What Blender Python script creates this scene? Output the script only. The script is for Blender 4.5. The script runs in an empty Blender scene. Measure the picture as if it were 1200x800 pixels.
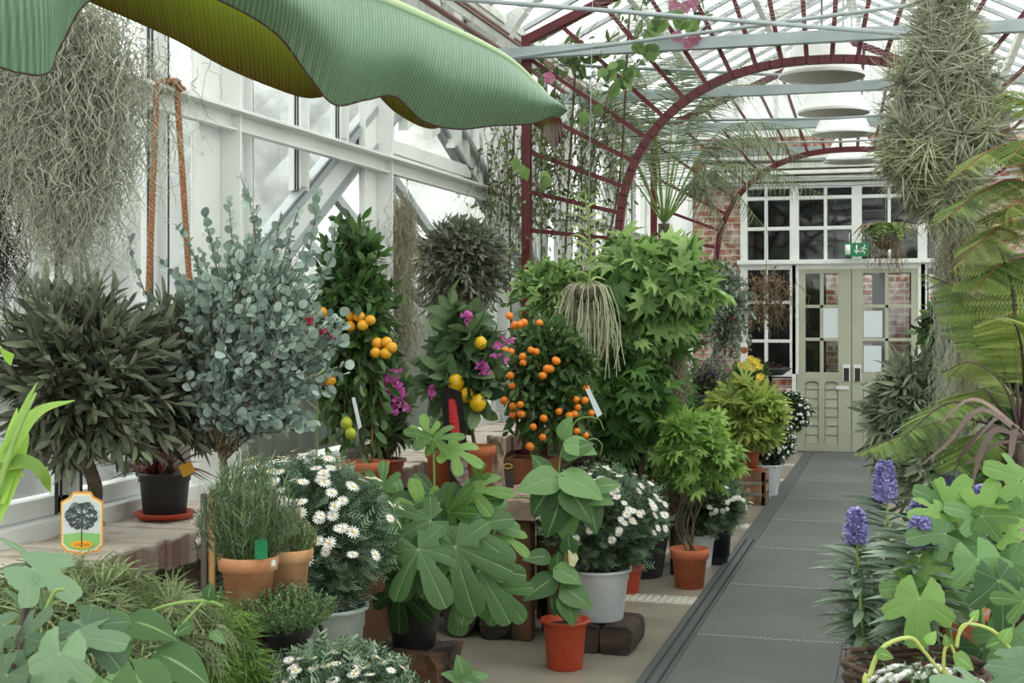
import bpy, math, random
import numpy as np
from math import sin, cos, pi, radians as R
rng = np.random.default_rng(7); random.seed(7)
SC = bpy.context.scene; COL = SC.collection
# ------------------------------------------------------------ camera, world, light
TH = R(16.04); CS, SN = cos(TH), sin(TH); F = 1600.0; EYE = 1.55; HY = 370.0
cam = bpy.data.objects.new('camera', bpy.data.cameras.new('camera')); COL.objects.link(cam)
cam.location = (0, 0, EYE); cam.rotation_euler = (R(90), 0, TH)
cam.data.sensor_width = 36; cam.data.lens = 48; cam.data.shift_y = -30 / 1200
cam.data.clip_start = .05; cam.data.clip_end = 200
SC.camera = cam
SC.view_settings.view_transform = 'Standard'; SC.view_settings.look = 'None'
SC.view_settings.exposure = 1.12; SC.view_settings.gamma = 1
SC.view_settings.use_curve_mapping = False
SC.cycles.max_bounces = 7; SC.cycles.diffuse_bounces = 3; SC.cycles.glossy_bounces = 2
SC.cycles.transmission_bounces = 4; SC.cycles.transparent_max_bounces = 10
SC.cycles.caustics_reflective = False; SC.cycles.caustics_refractive = False
w = bpy.data.worlds.new('sky'); SC.world = w; w.use_nodes = True
nt = w.node_tree; nt.nodes.clear()
_o = nt.nodes.new('ShaderNodeOutputWorld'); _b = nt.nodes.new('ShaderNodeBackground')
_g = nt.nodes.new('ShaderNodeTexCoord'); _s = nt.nodes.new('ShaderNodeSeparateXYZ'); _r = nt.nodes.new('ShaderNodeValToRGB')
nt.links.new(_g.outputs['Generated'], _s.inputs[0]); nt.links.new(_s.outputs['Z'], _r.inputs[0])
_r.color_ramp.elements[0].position = 0.0; _r.color_ramp.elements[0].color = (.52, .525, .50, 1)
_r.color_ramp.elements[1].position = 0.55; _r.color_ramp.elements[1].color = (1, .995, .955, 1)
nt.links.new(_r.outputs[0], _b.inputs[0]); _b.inputs[1].default_value = 1.55
nt.links.new(_b.outputs[0], _o.inputs[0])
sun = bpy.data.objects.new('sun', bpy.data.lights.new('sun', 'SUN')); COL.objects.link(sun)
sun.data.energy = 1.5; sun.data.angle = R(35); sun.data.color = (1, .98, .94)
sun.rotation_euler = (R(28), R(18), 0)

# ------------------------------------------------------------ pixel -> place
def at(px, py, D):
    u = (px - 600) / F; v = (HY - py) / F
    return np.array((D * (u * CS - SN), D * (CS + u * SN), EYE + v * D))
def on(px, py, z=0.0):
    return at(px, py, (EYE - z) * F / (py - HY))
def atX(px, py, X):                       # on a plane of constant X
    u = (px - 600) / F; return at(px, py, X / (u * CS - SN))
def atY(px, py, Y):
    u = (px - 600) / F; return at(px, py, Y / (CS + u * SN))
def nrm(a):
    a = np.asarray(a, float); return a / (np.linalg.norm(a, axis=-1, keepdims=True) + 1e-9)

# ------------------------------------------------------------ mesh builder
ORI = {}
class MB:
    def __init__(s): s.V = []; s.Q = []; s.T = []; s.mq = []; s.mt = []; s.r = []; s.c = []; s.n = 0
    def add(s, V, Q=None, T=None, m=0, r=0.5, c=0.0):
        V = np.asarray(V, float).reshape(-1, 3); k = len(V)
        if Q is not None and len(Q):
            Q = np.asarray(Q, int).reshape(-1, 4); s.Q.append(Q + s.n); s.mq.append(np.full(len(Q), m))
        if T is not None and len(T):
            T = np.asarray(T, int).reshape(-1, 3); s.T.append(T + s.n); s.mt.append(np.full(len(T), m))
        s.V.append(V); s.r.append(np.broadcast_to(np.asarray(r, float), (k,)).copy()); s.c.append(np.broadcast_to(np.asarray(c, float), (k,)).copy())
        s.n += k; return s
    def box(s, a, b, m=0, r=0.5):
        x0, y0, z0 = np.minimum(a, b); x1, y1, z1 = np.maximum(a, b)
        V = [(x0,y0,z0),(x1,y0,z0),(x1,y1,z0),(x0,y1,z0),(x0,y0,z1),(x1,y0,z1),(x1,y1,z1),(x0,y1,z1)]
        return s.add(V, [(3,2,1,0),(4,5,6,7),(0,1,5,4),(1,2,6,5),(2,3,7,6),(3,0,4,7)], m=m, r=r)
    def bar(s, a, b, w, h, up=(0,0,1), m=0, r=.5):            # box between two points
        a = np.asarray(a, float); b = np.asarray(b, float); d = nrm(b - a)
        sd = nrm(np.cross(d, up)); u = np.cross(sd, d)
        V = [p + sx * sd * w / 2 + sz * u * h / 2 for p in (a, b) for sx, sz in ((-1,-1),(1,-1),(1,1),(-1,1))]
        return s.add(V, [(0,1,2,3),(7,6,5,4),(0,4,5,1),(1,5,6,2),(2,6,7,3),(3,7,4,0)], m=m, r=r)
    def tube(s, P, rad, k=6, m=0, r=.5, cap=True):
        P = np.asarray(P, float); n = len(P); rad = np.broadcast_to(np.asarray(rad, float), (n,))
        t = nrm(np.gradient(P, axis=0)); ref = np.array((0, 0, 1.)) if abs(t[0][2]) < .9 else np.array((1., 0, 0))
        ref = np.broadcast_to(ref, t.shape)
        a = nrm(np.cross(t, ref)); b = np.cross(t, a)
        bad = np.linalg.norm(np.cross(t, ref), axis=1) < .15
        if bad.any():
            r2 = np.array((.3, .9, .1)); a2 = nrm(np.cross(t, np.broadcast_to(r2, t.shape))); a = np.where(bad.any(), a2, a); b = np.cross(t, a)
        th = np.arange(k) * 2 * pi / k
        V = P[:, None] + rad[:, None, None] * (np.cos(th)[None, :, None] * a[:, None] + np.sin(th)[None, :, None] * b[:, None])
        i = np.arange(n - 1)[:, None] * k; j = np.arange(k)[None]; j2 = (j + 1) % k
        Q = np.stack([i + j, i + j2, i + k + j2, i + k + j], -1).reshape(-1, 4)
        V = V.reshape(-1, 3); T = []
        if cap and k > 3:
            V = np.vstack([V, P[0], P[-1]]); c0 = n * k
            T = [(c0, (q + 1) % k, q) for q in range(k)] + [(c0 + 1, (n - 1) * k + q, (n - 1) * k + (q + 1) % k) for q in range(k)]
        return s.add(V, Q, T, m=m, r=r)
    def lathe(s, prof, o=(0,0,0), k=32, m=0, r=.5, wob=0):     # profile (radius, z); closed to the axis when radius 0
        prof = np.asarray(prof, float); n = len(prof); th = np.arange(k) * 2 * pi / k
        rr = prof[:, 0][:, None] * (1 + wob * np.sin(3 * th)[None])
        V = np.stack([rr * np.cos(th), rr * np.sin(th), np.repeat(prof[:, 1][:, None], k, 1)], -1).reshape(-1, 3) + np.asarray(o)
        i = np.arange(n - 1)[:, None] * k; j = np.arange(k)[None]; j2 = (j + 1) % k
        Q = np.stack([i + j, i + j2, i + k + j2, i + k + j], -1).reshape(-1, 4)
        return s.add(V, Q, m=m, r=r)
    def grid(s, G, m=0, r=.5, c=None):
        G = np.asarray(G, float); n, k = G.shape[:2]
        i = np.arange(n - 1)[:, None] * k; j = np.arange(k - 1)[None]
        Q = np.stack([i + j, i + j + 1, i + k + j + 1, i + k + j], -1).reshape(-1, 4)
        return s.add(G.reshape(-1, 3), Q, m=m, r=r, c=0 if c is None else np.asarray(c).reshape(-1))
    def poly(s, pts, m=0, r=.5):                                 # flat polygon as a fan
        pts = np.asarray(pts, float); c = pts.mean(0); n = len(pts)
        return s.add(np.vstack([pts, c]), T=[(n, i, (i + 1) % n) for i in range(n)], m=m, r=r)
    def slab(s, pts, d, m=0, r=.5):                              # polygon outline extruded by vector d
        pts = np.asarray(pts, float); n = len(pts); V = np.vstack([pts, pts + np.asarray(d), pts.mean(0), pts.mean(0) + np.asarray(d)])
        Q = [(i, (i + 1) % n, n + (i + 1) % n, n + i) for i in range(n)]
        T = [(2 * n, (i + 1) % n, i) for i in range(n)] + [(2 * n + 1, n + i, n + (i + 1) % n) for i in range(n)]
        return s.add(V, Q, T, m=m, r=r)
    def leaves(s, tpl, O, D, N, S, r=None, m=0, W=None):
        tv, tq, tt, tc = tpl; O = np.asarray(O, float); D = nrm(D); N = np.asarray(N, float)
        N = nrm(N - (N * D).sum(1, keepdims=True) * D); X = np.cross(D, N); n = len(O); k = len(tv)
        S = np.broadcast_to(np.asarray(S, float), (n,)); W = S if W is None else W * S
        V = O[:, None] + (W[:, None] * tv[None, :, 0])[..., None] * X[:, None] + (S[:, None] * tv[None, :, 1])[..., None] * D[:, None] + (S[:, None] * tv[None, :, 2])[..., None] * N[:, None]
        off = (np.arange(n) * k)[:, None, None]
        rr = rng.random(n) if r is None else np.broadcast_to(r, (n,))
        Q = (tq[None] + off).reshape(-1, 4) if len(tq) else None
        T = (tt[None] + off).reshape(-1, 3) if len(tt) else None
        return s.add(V.reshape(-1, 3), Q, T, m=m, r=np.repeat(rr, k), c=np.tile(tc, n))
    def mesh(s, name, mats, org=(0,0,0), smooth=True):
        V = np.vstack(s.V) - np.asarray(org); me = bpy.data.meshes.new(name)
        Q = np.vstack(s.Q) if s.Q else np.zeros((0, 4), int); T = np.vstack(s.T) if s.T else np.zeros((0, 3), int)
        nq, ntr = len(Q), len(T)
        me.vertices.add(len(V)); me.vertices.foreach_set('co', V.astype(np.float32).ravel())
        me.loops.add(nq * 4 + ntr * 3); me.polygons.add(nq + ntr)
        me.loops.foreach_set('vertex_index', np.concatenate([Q.ravel(), T.ravel()]).astype(np.int32))
        me.polygons.foreach_set('loop_start', np.concatenate([np.arange(nq) * 4, nq * 4 + np.arange(ntr) * 3]).astype(np.int32))
        mi = np.concatenate([np.concatenate(s.mq) if s.mq else [], np.concatenate(s.mt) if s.mt else []]).astype(np.int32)
        me.polygons.foreach_set('material_index', mi)
        me.polygons.foreach_set('use_smooth', np.full(nq + ntr, bool(smooth)))
        me.update(calc_edges=True)
        for an, arr in (('r', s.r), ('vein', s.c)):
            a = me.attributes.new(an, 'FLOAT', 'POINT'); a.data.foreach_set('value', np.concatenate(arr).astype(np.float32))
        for mm in (mats if isinstance(mats, (list, tuple)) else [mats]): me.materials.append(mm)
        return me
    def build(s, name, mats, parent=None, org=None, smooth=True, bevel=0):
        base = ORI[parent.name] if parent is not None else (np.zeros(3) if org is None else np.asarray(org, float))
        o = bpy.data.objects.new(name, s.mesh(name, mats, base, smooth)); COL.objects.link(o)
        if parent is not None: o.parent = parent; ORI[o.name] = base
        else: o.location = base; ORI[o.name] = base
        if bevel:
            b = o.modifiers.new('bevel', 'BEVEL'); b.width = bevel; b.segments = 2; b.limit_method = 'ANGLE'
        return o
def tag(o, label=None, cat=None, group=None, kind=None):
    if label: o['label'] = label
    if cat: o['category'] = cat
    if group: o['group'] = group
    if kind: o['kind'] = kind
    return o
def thing(name, label, cat, loc, group=None):
    o = bpy.data.objects.new(name, None); COL.objects.link(o); o.empty_display_size = .1
    o.location = tuple(loc); ORI[o.name] = np.asarray(loc, float)
    return tag(o, label, cat, group)
def inst(name, me, loc, parent=None, rot=None, s=1.0, Dv=None):
    o = bpy.data.objects.new(name, me); COL.objects.link(o); loc = np.asarray(loc, float)
    if parent is not None: o.parent = parent; loc = loc - ORI[parent.name]
    o.location = tuple(loc); o.scale = (s, s, s)
    if Dv is not None:
        from mathutils import Vector
        o.rotation_mode = 'QUATERNION'; o.rotation_quaternion = Vector(Dv).to_track_quat('Z', 'Y')
    elif rot is not None: o.rotation_euler = rot
    return o

# ------------------------------------------------------------ materials
def nodes(name):
    m = bpy.data.materials.new(name); m.use_nodes = True; t = m.node_tree; t.nodes.clear()
    out = t.nodes.new('ShaderNodeOutputMaterial'); return m, t, out
def N_(t, typ, **kw):
    n = t.nodes.new(typ)
    for k, v in kw.items():
        if k in n.inputs.keys(): n.inputs[k].default_value = v
        else: setattr(n, k, v)
    return n
def c4(c): return (c[0], c[1], c[2], 1)
def rgb(h):                                        # sRGB 0-255 -> linear
    return tuple(((x / 255) / 12.92 if x / 255 < .04045 else ((x / 255 + .055) / 1.055) ** 2.4) for x in h)
def pbr(name, c, rough=.5, metal=0, c2=None, scale=8, detail=4, bump=0, bscale=None, stretch=(1,1,1), lo=.35, hi=.65, c3=None, scale3=2, spec=.5):
    m, t, out = nodes(name); b = N_(t, 'ShaderNodeBsdfPrincipled'); L = t.links.new
    b.inputs['Roughness'].default_value = rough; b.inputs['Metallic'].default_value = metal; b.inputs['Base Color'].default_value = c4(c)
    b.inputs['Specular IOR Level'].default_value = spec
    tc = N_(t, 'ShaderNodeTexCoord'); mp = N_(t, 'ShaderNodeMapping'); mp.inputs['Scale'].default_value = stretch
    L(tc.outputs['Object'], mp.inputs[0])
    if c2:
        n = N_(t, 'ShaderNodeTexNoise'); n.inputs['Scale'].default_value = scale; n.inputs['Detail'].default_value = detail; L(mp.outputs[0], n.inputs[0])
        r = N_(t, 'ShaderNodeValToRGB'); r.color_ramp.elements[0].position = lo; r.color_ramp.elements[1].position = hi
        r.color_ramp.elements[0].color = c4(c); r.color_ramp.elements[1].color = c4(c2); L(n.outputs[0], r.inputs[0]); src = r.outputs[0]
        if c3:
            n3 = N_(t, 'ShaderNodeTexNoise'); n3.inputs['Scale'].default_value = scale3; n3.inputs['Detail'].default_value = 6; L(mp.outputs[0], n3.inputs[0])
            r3 = N_(t, 'ShaderNodeValToRGB'); r3.color_ramp.elements[0].position = .5; r3.color_ramp.elements[1].position = .62
            mx = N_(t, 'ShaderNodeMix', data_type='RGBA'); L(n3.outputs[0], r3.inputs[0]); L(r3.outputs[0], mx.inputs['Factor']); L(src, mx.inputs[6]); mx.inputs[7].default_value = c4(c3); src = mx.outputs[2]
        L(src, b.inputs['Base Color'])
    if bump:
        n2 = N_(t, 'ShaderNodeTexNoise'); n2.inputs['Scale'].default_value = bscale or scale * 2; n2.inputs['Detail'].default_value = 5; L(mp.outputs[0], n2.inputs[0])
        bp = N_(t, 'ShaderNodeBump'); bp.inputs['Strength'].default_value = bump; bp.inputs['Distance'].default_value = .01; L(n2.outputs[0], bp.inputs['Height']); L(bp.outputs[0], b.inputs['Normal'])
    L(b.outputs[0], out.inputs[0]); return m
def leafm(name, ca, cb, back=None, rough=.5, trans=.3, vein=None, tcol=None, spec=.35, k=1.):
    ds = lambda c, f: tuple((x * .85 + sum(c) / 3 * .15) * f for x in c)
    ca = ds(ca, .46 * k); cb = ds(cb, .93 * k); back = back and ds(back, .72 * k); vein = vein and ds(vein, .75 * k)
    m, t, out = nodes(name); L = t.links.new
    a = N_(t, 'ShaderNodeAttribute', attribute_name='r'); mx = N_(t, 'ShaderNodeMix', data_type='RGBA')
    mx.inputs[6].default_value = c4(ca); mx.inputs[7].default_value = c4(cb); L(a.outputs['Fac'], mx.inputs['Factor']); src = mx.outputs[2]
    if vein:
        v = N_(t, 'ShaderNodeAttribute', attribute_name='vein'); rp = N_(t, 'ShaderNodeValToRGB')
        rp.color_ramp.elements[0].position = .8; rp.color_ramp.elements[1].position = 1.; L(v.outputs['Fac'], rp.inputs[0])
        m2 = N_(t, 'ShaderNodeMix', data_type='RGBA'); L(rp.outputs[0], m2.inputs['Factor']); L(src, m2.inputs[6]); m2.inputs[7].default_value = c4(vein); src = m2.outputs[2]
    if back:
        g = N_(t, 'ShaderNodeNewGeometry'); m3 = N_(t, 'ShaderNodeMix', data_type='RGBA'); L(g.outputs['Backfacing'], m3.inputs['Factor'])
        L(src, m3.inputs[6]); m3.inputs[7].default_value = c4(back); src = m3.outputs[2]
    b = N_(t, 'ShaderNodeBsdfPrincipled'); b.inputs['Roughness'].default_value = rough; b.inputs['Specular IOR Level'].default_value = spec; L(src, b.inputs['Base Color'])
    tr = N_(t, 'ShaderNodeBsdfTranslucent')
    if tcol: tr.inputs[0].default_value = c4(tcol)
    else:
        h = N_(t, 'ShaderNodeHueSaturation'); h.inputs['Saturation'].default_value = 1.1; h.inputs['Value'].default_value = 1.5; L(src, h.inputs['Color']); L(h.outputs[0], tr.inputs[0])
    s = N_(t, 'ShaderNodeMixShader'); s.inputs[0].default_value = trans; L(b.outputs[0], s.inputs[1]); L(tr.outputs[0], s.inputs[2]); L(s.outputs[0], out.inputs[0])
    return m
def brickm(name, ax, ca, cb, mort, bw=.22, bh=.075, ms=.01, white=0, off=.5):
    m, t, out = nodes(name); L = t.links.new
    tc = N_(t, 'ShaderNodeTexCoord'); sp = N_(t, 'ShaderNodeSeparateXYZ'); cm = N_(t, 'ShaderNodeCombineXYZ'); L(tc.outputs['Object'], sp.inputs[0])
    L(sp.outputs[ax[0]], cm.inputs[0]); L(sp.outputs[ax[1]], cm.inputs[1])
    b = N_(t, 'ShaderNodeTexBrick'); b.offset = off; b.inputs['Scale'].default_value = 1; b.inputs['Brick Width'].default_value = bw; b.inputs['Row Height'].default_value = bh
    b.inputs['Mortar Size'].default_value = ms; b.inputs['Color1'].default_value = c4(ca); b.inputs['Color2'].default_value = c4(cb); b.inputs['Mortar'].default_value = c4(mort); L(cm.outputs[0], b.inputs[0])
    n = N_(t, 'ShaderNodeTexNoise'); n.inputs['Scale'].default_value = 14; n.inputs['Detail'].default_value = 8; L(tc.outputs['Object'], n.inputs[0])
    rp = N_(t, 'ShaderNodeValToRGB'); rp.color_ramp.elements[0].position = .42; rp.color_ramp.elements[1].position = .68; L(n.outputs[0], rp.inputs[0])
    mu = N_(t, 'ShaderNodeMath', operation='MULTIPLY'); L(rp.outputs[0], mu.inputs[0]); mu.inputs[1].default_value = white
    mx = N_(t, 'ShaderNodeMix', data_type='RGBA'); L(mu.outputs[0], mx.inputs['Factor']); L(b.outputs[0], mx.inputs[6]); mx.inputs[7].default_value = c4(rgb((214, 205, 196)))
    p = N_(t, 'ShaderNodeBsdfPrincipled'); p.inputs['Roughness'].default_value = .9; L(mx.outputs[2], p.inputs['Base Color'])
    bp = N_(t, 'ShaderNodeBump'); bp.inputs['Strength'].default_value = .6; bp.inputs['Distance'].default_value = .008; bp.invert = True; L(b.outputs['Fac'], bp.inputs['Height']); L(bp.outputs[0], p.inputs['Normal'])
    L(p.outputs[0], out.inputs[0]); return m
def glassm(name, tint=(.97, .99, .985), haze=.1, hcol=(.9, .93, .93), refl=.06, streak=0):
    m, t, out = nodes(name); L = t.links.new
    tr = N_(t, 'ShaderNodeBsdfTransparent'); tr.inputs[0].default_value = c4(tint)
    gl = N_(t, 'ShaderNodeBsdfGlossy'); gl.inputs['Roughness'].default_value = .03; gl.inputs[0].default_value = (1, 1, 1, 1)
    tl = N_(t, 'ShaderNodeBsdfTranslucent'); tl.inputs[0].default_value = c4(hcol)
    a = N_(t, 'ShaderNodeMixShader'); a.inputs[0].default_value = haze; L(tr.outputs[0], a.inputs[1]); L(tl.outputs[0], a.inputs[2])
    if streak:
        tc = N_(t, 'ShaderNodeTexCoord'); n = N_(t, 'ShaderNodeTexNoise'); n.inputs['Scale'].default_value = 2.2; n.inputs['Detail'].default_value = 5; L(tc.outputs['Object'], n.inputs[0])
        mr = N_(t, 'ShaderNodeMapRange'); mr.inputs[1].default_value = .35; mr.inputs[2].default_value = .7; mr.inputs[3].default_value = haze * .5; mr.inputs[4].default_value = min(1, haze * 1.6); L(n.outputs[0], mr.inputs[0]); L(mr.outputs[0], a.inputs[0])
    b = N_(t, 'ShaderNodeMixShader'); b.inputs[0].default_value = refl; L(a.outputs[0], b.inputs[1]); L(gl.outputs[0], b.inputs[2]); L(b.outputs[0], out.inputs[0]); return m
WHT = pbr('white paint', rgb((232, 234, 232)), .45, c2=rgb((222, 225, 222)), scale=3)
WH2 = pbr('weathered white paint', rgb((226, 228, 222)), .6, c2=rgb((190, 190, 180)), scale=6, lo=.5, hi=.8)
WOUT = pbr('grey white outdoor paint', rgb((150, 154, 148)), .7, c2=rgb((126, 130, 122)), scale=2)
ALU = pbr('grey aluminium', rgb((165, 172, 174)), .4, .35)
GAL = pbr('galvanised steel', rgb((168, 178, 180)), .45, .25, c2=rgb((150, 160, 162)), scale=5)
GSK = pbr('dark rubber gasket', rgb((40, 52, 55)), .6)
RED = pbr('oxblood red paint', rgb((92, 16, 28)), .4, c2=rgb((78, 12, 22)), scale=10)
TEA = glassm('clear glass', haze=.12, streak=1)
GRF = glassm('whitewashed roof glass', tint=(.84, .86, .85), haze=.5, hcol=(.74, .76, .75), refl=.03, streak=1)
GDK = glassm('house window glass', tint=(.7, .74, .74), haze=0, refl=.05)
CONC = pbr('pale concrete paving', rgb((136, 130, 117)), .32, c2=rgb((146, 140, 127)), scale=1.7, c3=rgb((129, 123, 111)), scale3=3.3, bump=.08, bscale=60)
CNG = pbr('grey concrete', rgb((132, 131, 126)), .6, c2=rgb((150, 148, 142)), scale=4, bump=.1, bscale=80)
DIRT = pbr('dark potting soil', rgb((52, 40, 32)), .95, c2=rgb((30, 23, 19)), scale=60, bump=1, bscale=120)
TER = pbr('terracotta clay', rgb((196, 112, 76)), .75, c2=rgb((178, 96, 62)), scale=7, bump=.1)
TERP = pbr('pale dusty terracotta', rgb((214, 152, 110)), .85, c2=rgb((196, 126, 84)), scale=6, c3=rgb((226, 184, 146)), scale3=5)
TERL = pbr('lime stained terracotta', rgb((224, 180, 136)), .85, c2=rgb((206, 150, 104)), scale=8, c3=rgb((172, 128, 92)), scale3=9)
ORP = pbr('orange red plastic pot', rgb((186, 70, 38)), .4, c2=rgb((170, 60, 32)), scale=9)
WPL = pbr('white plastic pot', rgb((232, 236, 238)), .4, c2=rgb((200, 207, 212)), scale=4)
GPL = pbr('grey plastic pot', rgb((168, 178, 172)), .5, c2=rgb((150, 160, 156)), scale=5)
BPL = pbr('black plastic pot', rgb((34, 36, 38)), .45)
BRT = pbr('dark maroon pot', rgb((120, 58, 44)), .5)
OLDW = pbr('dark weathered wood', rgb((70, 56, 46)), .9, c2=rgb((38, 31, 27)), scale=9, stretch=(1, 1, .2), bump=.8, c3=rgb((98, 70, 50)), scale3=4)
OLDH = pbr('dark weathered log', rgb((78, 62, 50)), .9, c2=rgb((34, 28, 25)), scale=12, stretch=(.3, 1, 1), bump=.9)
GRYW = pbr('grey driftwood', rgb((168, 150, 132)), .9, c2=rgb((120, 102, 88)), scale=10, stretch=(.25, 1, 1), bump=.7, c3=rgb((196, 182, 166)), scale3=6)
BWN = pbr('brown stained wood', rgb((128, 74, 42)), .6, c2=rgb((104, 56, 32)), scale=9, stretch=(1, 1, .15))
PALW = pbr('pale crate wood', rgb((150, 116, 88)), .85, c2=rgb((98, 72, 54)), scale=12, stretch=(1, .3, 1), bump=.4)
BARK = pbr('grey brown bark', rgb((104, 94, 80)), .9, c2=rgb((66, 58, 48)), scale=30, bump=.8, bscale=60)
TWIG = pbr('twig bark', rgb((112, 96, 70)), .85, c2=rgb((78, 66, 50)), scale=30)
GSTM = pbr('green stem', rgb((108, 138, 66)), .6, c2=rgb((130, 158, 84)), scale=20)
DSTM = pbr('dark brown frond stalk', rgb((58, 34, 30)), .5)
BAMB = pbr('bamboo cane', rgb((176, 136, 78)), .6, c2=rgb((148, 108, 60)), scale=30, stretch=(1, 1, .2))
ROPE = pbr('orange sisal rope', rgb((180, 132, 96)), .9, c2=rgb((150, 104, 72)), scale=90, bump=1)
IRON = pbr('dark wrought iron', rgb((62, 60, 58)), .5, .5)
MOSS = leafm('grey spanish moss', rgb((176, 180, 158)), rgb((150, 154, 134)), trans=.15, rough=.9, k=1.75)
MOSY = leafm('yellow grey hanging moss', rgb((196, 192, 160)), rgb((160, 156, 124)), trans=.15, rough=.9, k=1.3)
ROOT = leafm('silvery aerial root', rgb((214, 212, 186)), rgb((176, 176, 140)), trans=.1, rough=.7, k=1.4)
L_OLV = leafm('dark olive leaf', rgb((50, 62, 42)), rgb((130, 142, 110)), back=rgb((150, 158, 134)), rough=.4, trans=.15)
L_OLG = leafm('grey olive leaf', rgb((92, 104, 82)), rgb((140, 148, 124)), back=rgb((158, 164, 144)), rough=.45, trans=.12)
L_EUC = leafm('blue green round leaf', rgb((120, 148, 134)), rgb((168, 190, 178)), back=rgb((156, 178, 166)), rough=.6, trans=.2, k=1.15)
L_CIT = leafm('glossy citrus leaf', rgb((44, 84, 36)), rgb((82, 126, 54)), back=rgb((110, 140, 80)), rough=.35, trans=.2)
L_LEM = leafm('large dark lemon leaf', rgb((52, 88, 46)), rgb((104, 138, 86)), back=rgb((120, 148, 98)), rough=.35, trans=.2)
L_ROS = leafm('rosemary needle', rgb((82, 110, 74)), rgb((136, 156, 120)), trans=.1)
L_THY = leafm('thyme leaf', rgb((124, 142, 98)), rgb((168, 180, 136)), trans=.15)
L_THG = leafm('green thyme leaf', rgb((90, 124, 80)), rgb((134, 162, 112)), trans=.15)
L_DAI = leafm('feathery daisy leaf', rgb((52, 92, 54)), rgb((148, 176, 142)), rough=.5, trans=.2)
L_MUM = leafm('dark mum leaf', rgb((36, 66, 44)), rgb((72, 104, 74)), rough=.5, trans=.15)
L_FIG = leafm('fig leaf', rgb((72, 122, 60)), rgb((114, 160, 92)), back=rgb((140, 178, 116)), vein=rgb((176, 206, 140)), rough=.5, trans=.25)
L_FIY = leafm('young lobed leaf', rgb((98, 150, 58)), rgb((136, 180, 86)), back=rgb((150, 190, 110)), vein=rgb((176, 210, 130)), rough=.5, trans=.35)
L_BEA = leafm('heart shaped leaf', rgb((86, 138, 72)), rgb((124, 168, 100)), back=rgb((130, 170, 106)), vein=rgb((160, 196, 130)), rough=.5, trans=.3)
L_GRY = leafm('dull green large leaf', rgb((92, 132, 92)), rgb((130, 166, 124)), back=rgb((140, 170, 120)), vein=rgb((168, 196, 146)), rough=.55, trans=.25)
L_MAP = leafm('threadleaf maple leaf', rgb((112, 136, 78)), rgb((160, 178, 122)), back=rgb((140, 158, 104)), rough=.55, trans=.3)
L_MAG = leafm('bright threadleaf maple leaf', rgb((100, 148, 52)), rgb((150, 186, 84)), rough=.55, trans=.4)
L_GER = leafm('pale lobed leaf', rgb((92, 140, 64)), rgb((158, 192, 112)), rough=.6, trans=.35, k=1.15)
L_GEY = leafm('fresh cut-lobed leaf', rgb((106, 156, 62)), rgb((164, 200, 98)), rough=.6, trans=.4, k=1.15)
L_GRD = leafm('mid green lobed leaf', rgb((66, 118, 44)), rgb((112, 158, 76)), rough=.6, trans=.3)
L_YEL = leafm('yellow green leaf', rgb((142, 180, 62)), rgb((190, 208, 104)), rough=.55, trans=.4)
L_SIL = leafm('silver leaf', rgb((126, 148, 128)), rgb((168, 184, 164)), rough=.8, trans=.15)
L_SHR = leafm('grey green shrub leaf', rgb((96, 114, 84)), rgb((154, 168, 136)), back=rgb((156, 168, 142)), rough=.55, trans=.2, k=1.2)
L_PLM = leafm('palm leaflet', rgb((104, 124, 84)), rgb((156, 170, 134)), rough=.45, trans=.25)
L_FRN = leafm('bright fern leaflet', rgb((134, 164, 64)), rgb((182, 200, 104)), rough=.5, trans=.35, k=.85)
L_FRD = leafm('mid green fern leaflet', rgb((92, 132, 48)), rgb((146, 174, 80)), rough=.5, trans=.35)
L_TIL = leafm('air plant leaf', rgb((120, 128, 104)), rgb((196, 198, 170)), back=rgb((160, 164, 138)), rough=.6, trans=.2)
L_TIY = leafm('young air plant leaf', rgb((176, 186, 136)), rgb((206, 212, 162)), rough=.6, trans=.25)
L_VIN = leafm('climber leaf', rgb((84, 118, 58)), rgb((132, 162, 96)), rough=.5, trans=.35)
L_ORC = leafm('orchid leaf', rgb((140, 166, 78)), rgb((182, 198, 120)), rough=.5, trans=.35)
L_STR = leafm('bright strap leaf', rgb((120, 166, 50)), rgb((158, 200, 80)), rough=.4, trans=.4)
L_CRD = leafm('red cordyline leaf', rgb((92, 34, 38)), rgb((132, 70, 66)), rough=.45, trans=.2)
L_PHM = leafm('bronze strap leaf', rgb((122, 98, 90)), rgb((158, 134, 124)), rough=.5, trans=.15)
L_DRY = leafm('dry brown leaf', rgb((138, 110, 82)), rgb((176, 152, 116)), rough=.9, trans=.2)
L_ECH = leafm('narrow grey green leaf', rgb((96, 128, 96)), rgb((156, 178, 152)), rough=.5, trans=.2)
PET = leafm('white petal', rgb((246, 246, 240)), rgb((240, 241, 236)), trans=.2, rough=.6, k=1.15)
YEC = pbr('yellow flower disc', rgb((226, 184, 60)), .8)
MAGN = leafm('magenta petal', rgb((184, 52, 150)), rgb((206, 92, 176)), trans=.3, k=1.2)
PNK = leafm('pink petal', rgb((232, 130, 176)), rgb((240, 170, 200)), trans=.3)
REDF = leafm('crimson petal', rgb((170, 30, 66)), rgb((200, 60, 90)), trans=.3)
YLF = leafm('yellow petal', rgb((244, 216, 40)), rgb((250, 230, 80)), trans=.3, k=1.3)
ORF = leafm('orange petal', rgb((226, 110, 40)), rgb((240, 150, 60)), trans=.3)
BLU = leafm('blue violet floret', rgb((112, 108, 180)), rgb((176, 172, 226)), trans=.25, k=1.25)
PUR = leafm('dark purple petal', rgb((58, 34, 66)), rgb((92, 62, 100)), trans=.2)
ORY = pbr('yellow orange peel', rgb((226, 164, 36)), .4, c2=rgb((214, 148, 30)), scale=20, bump=.15, bscale=200)
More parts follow.
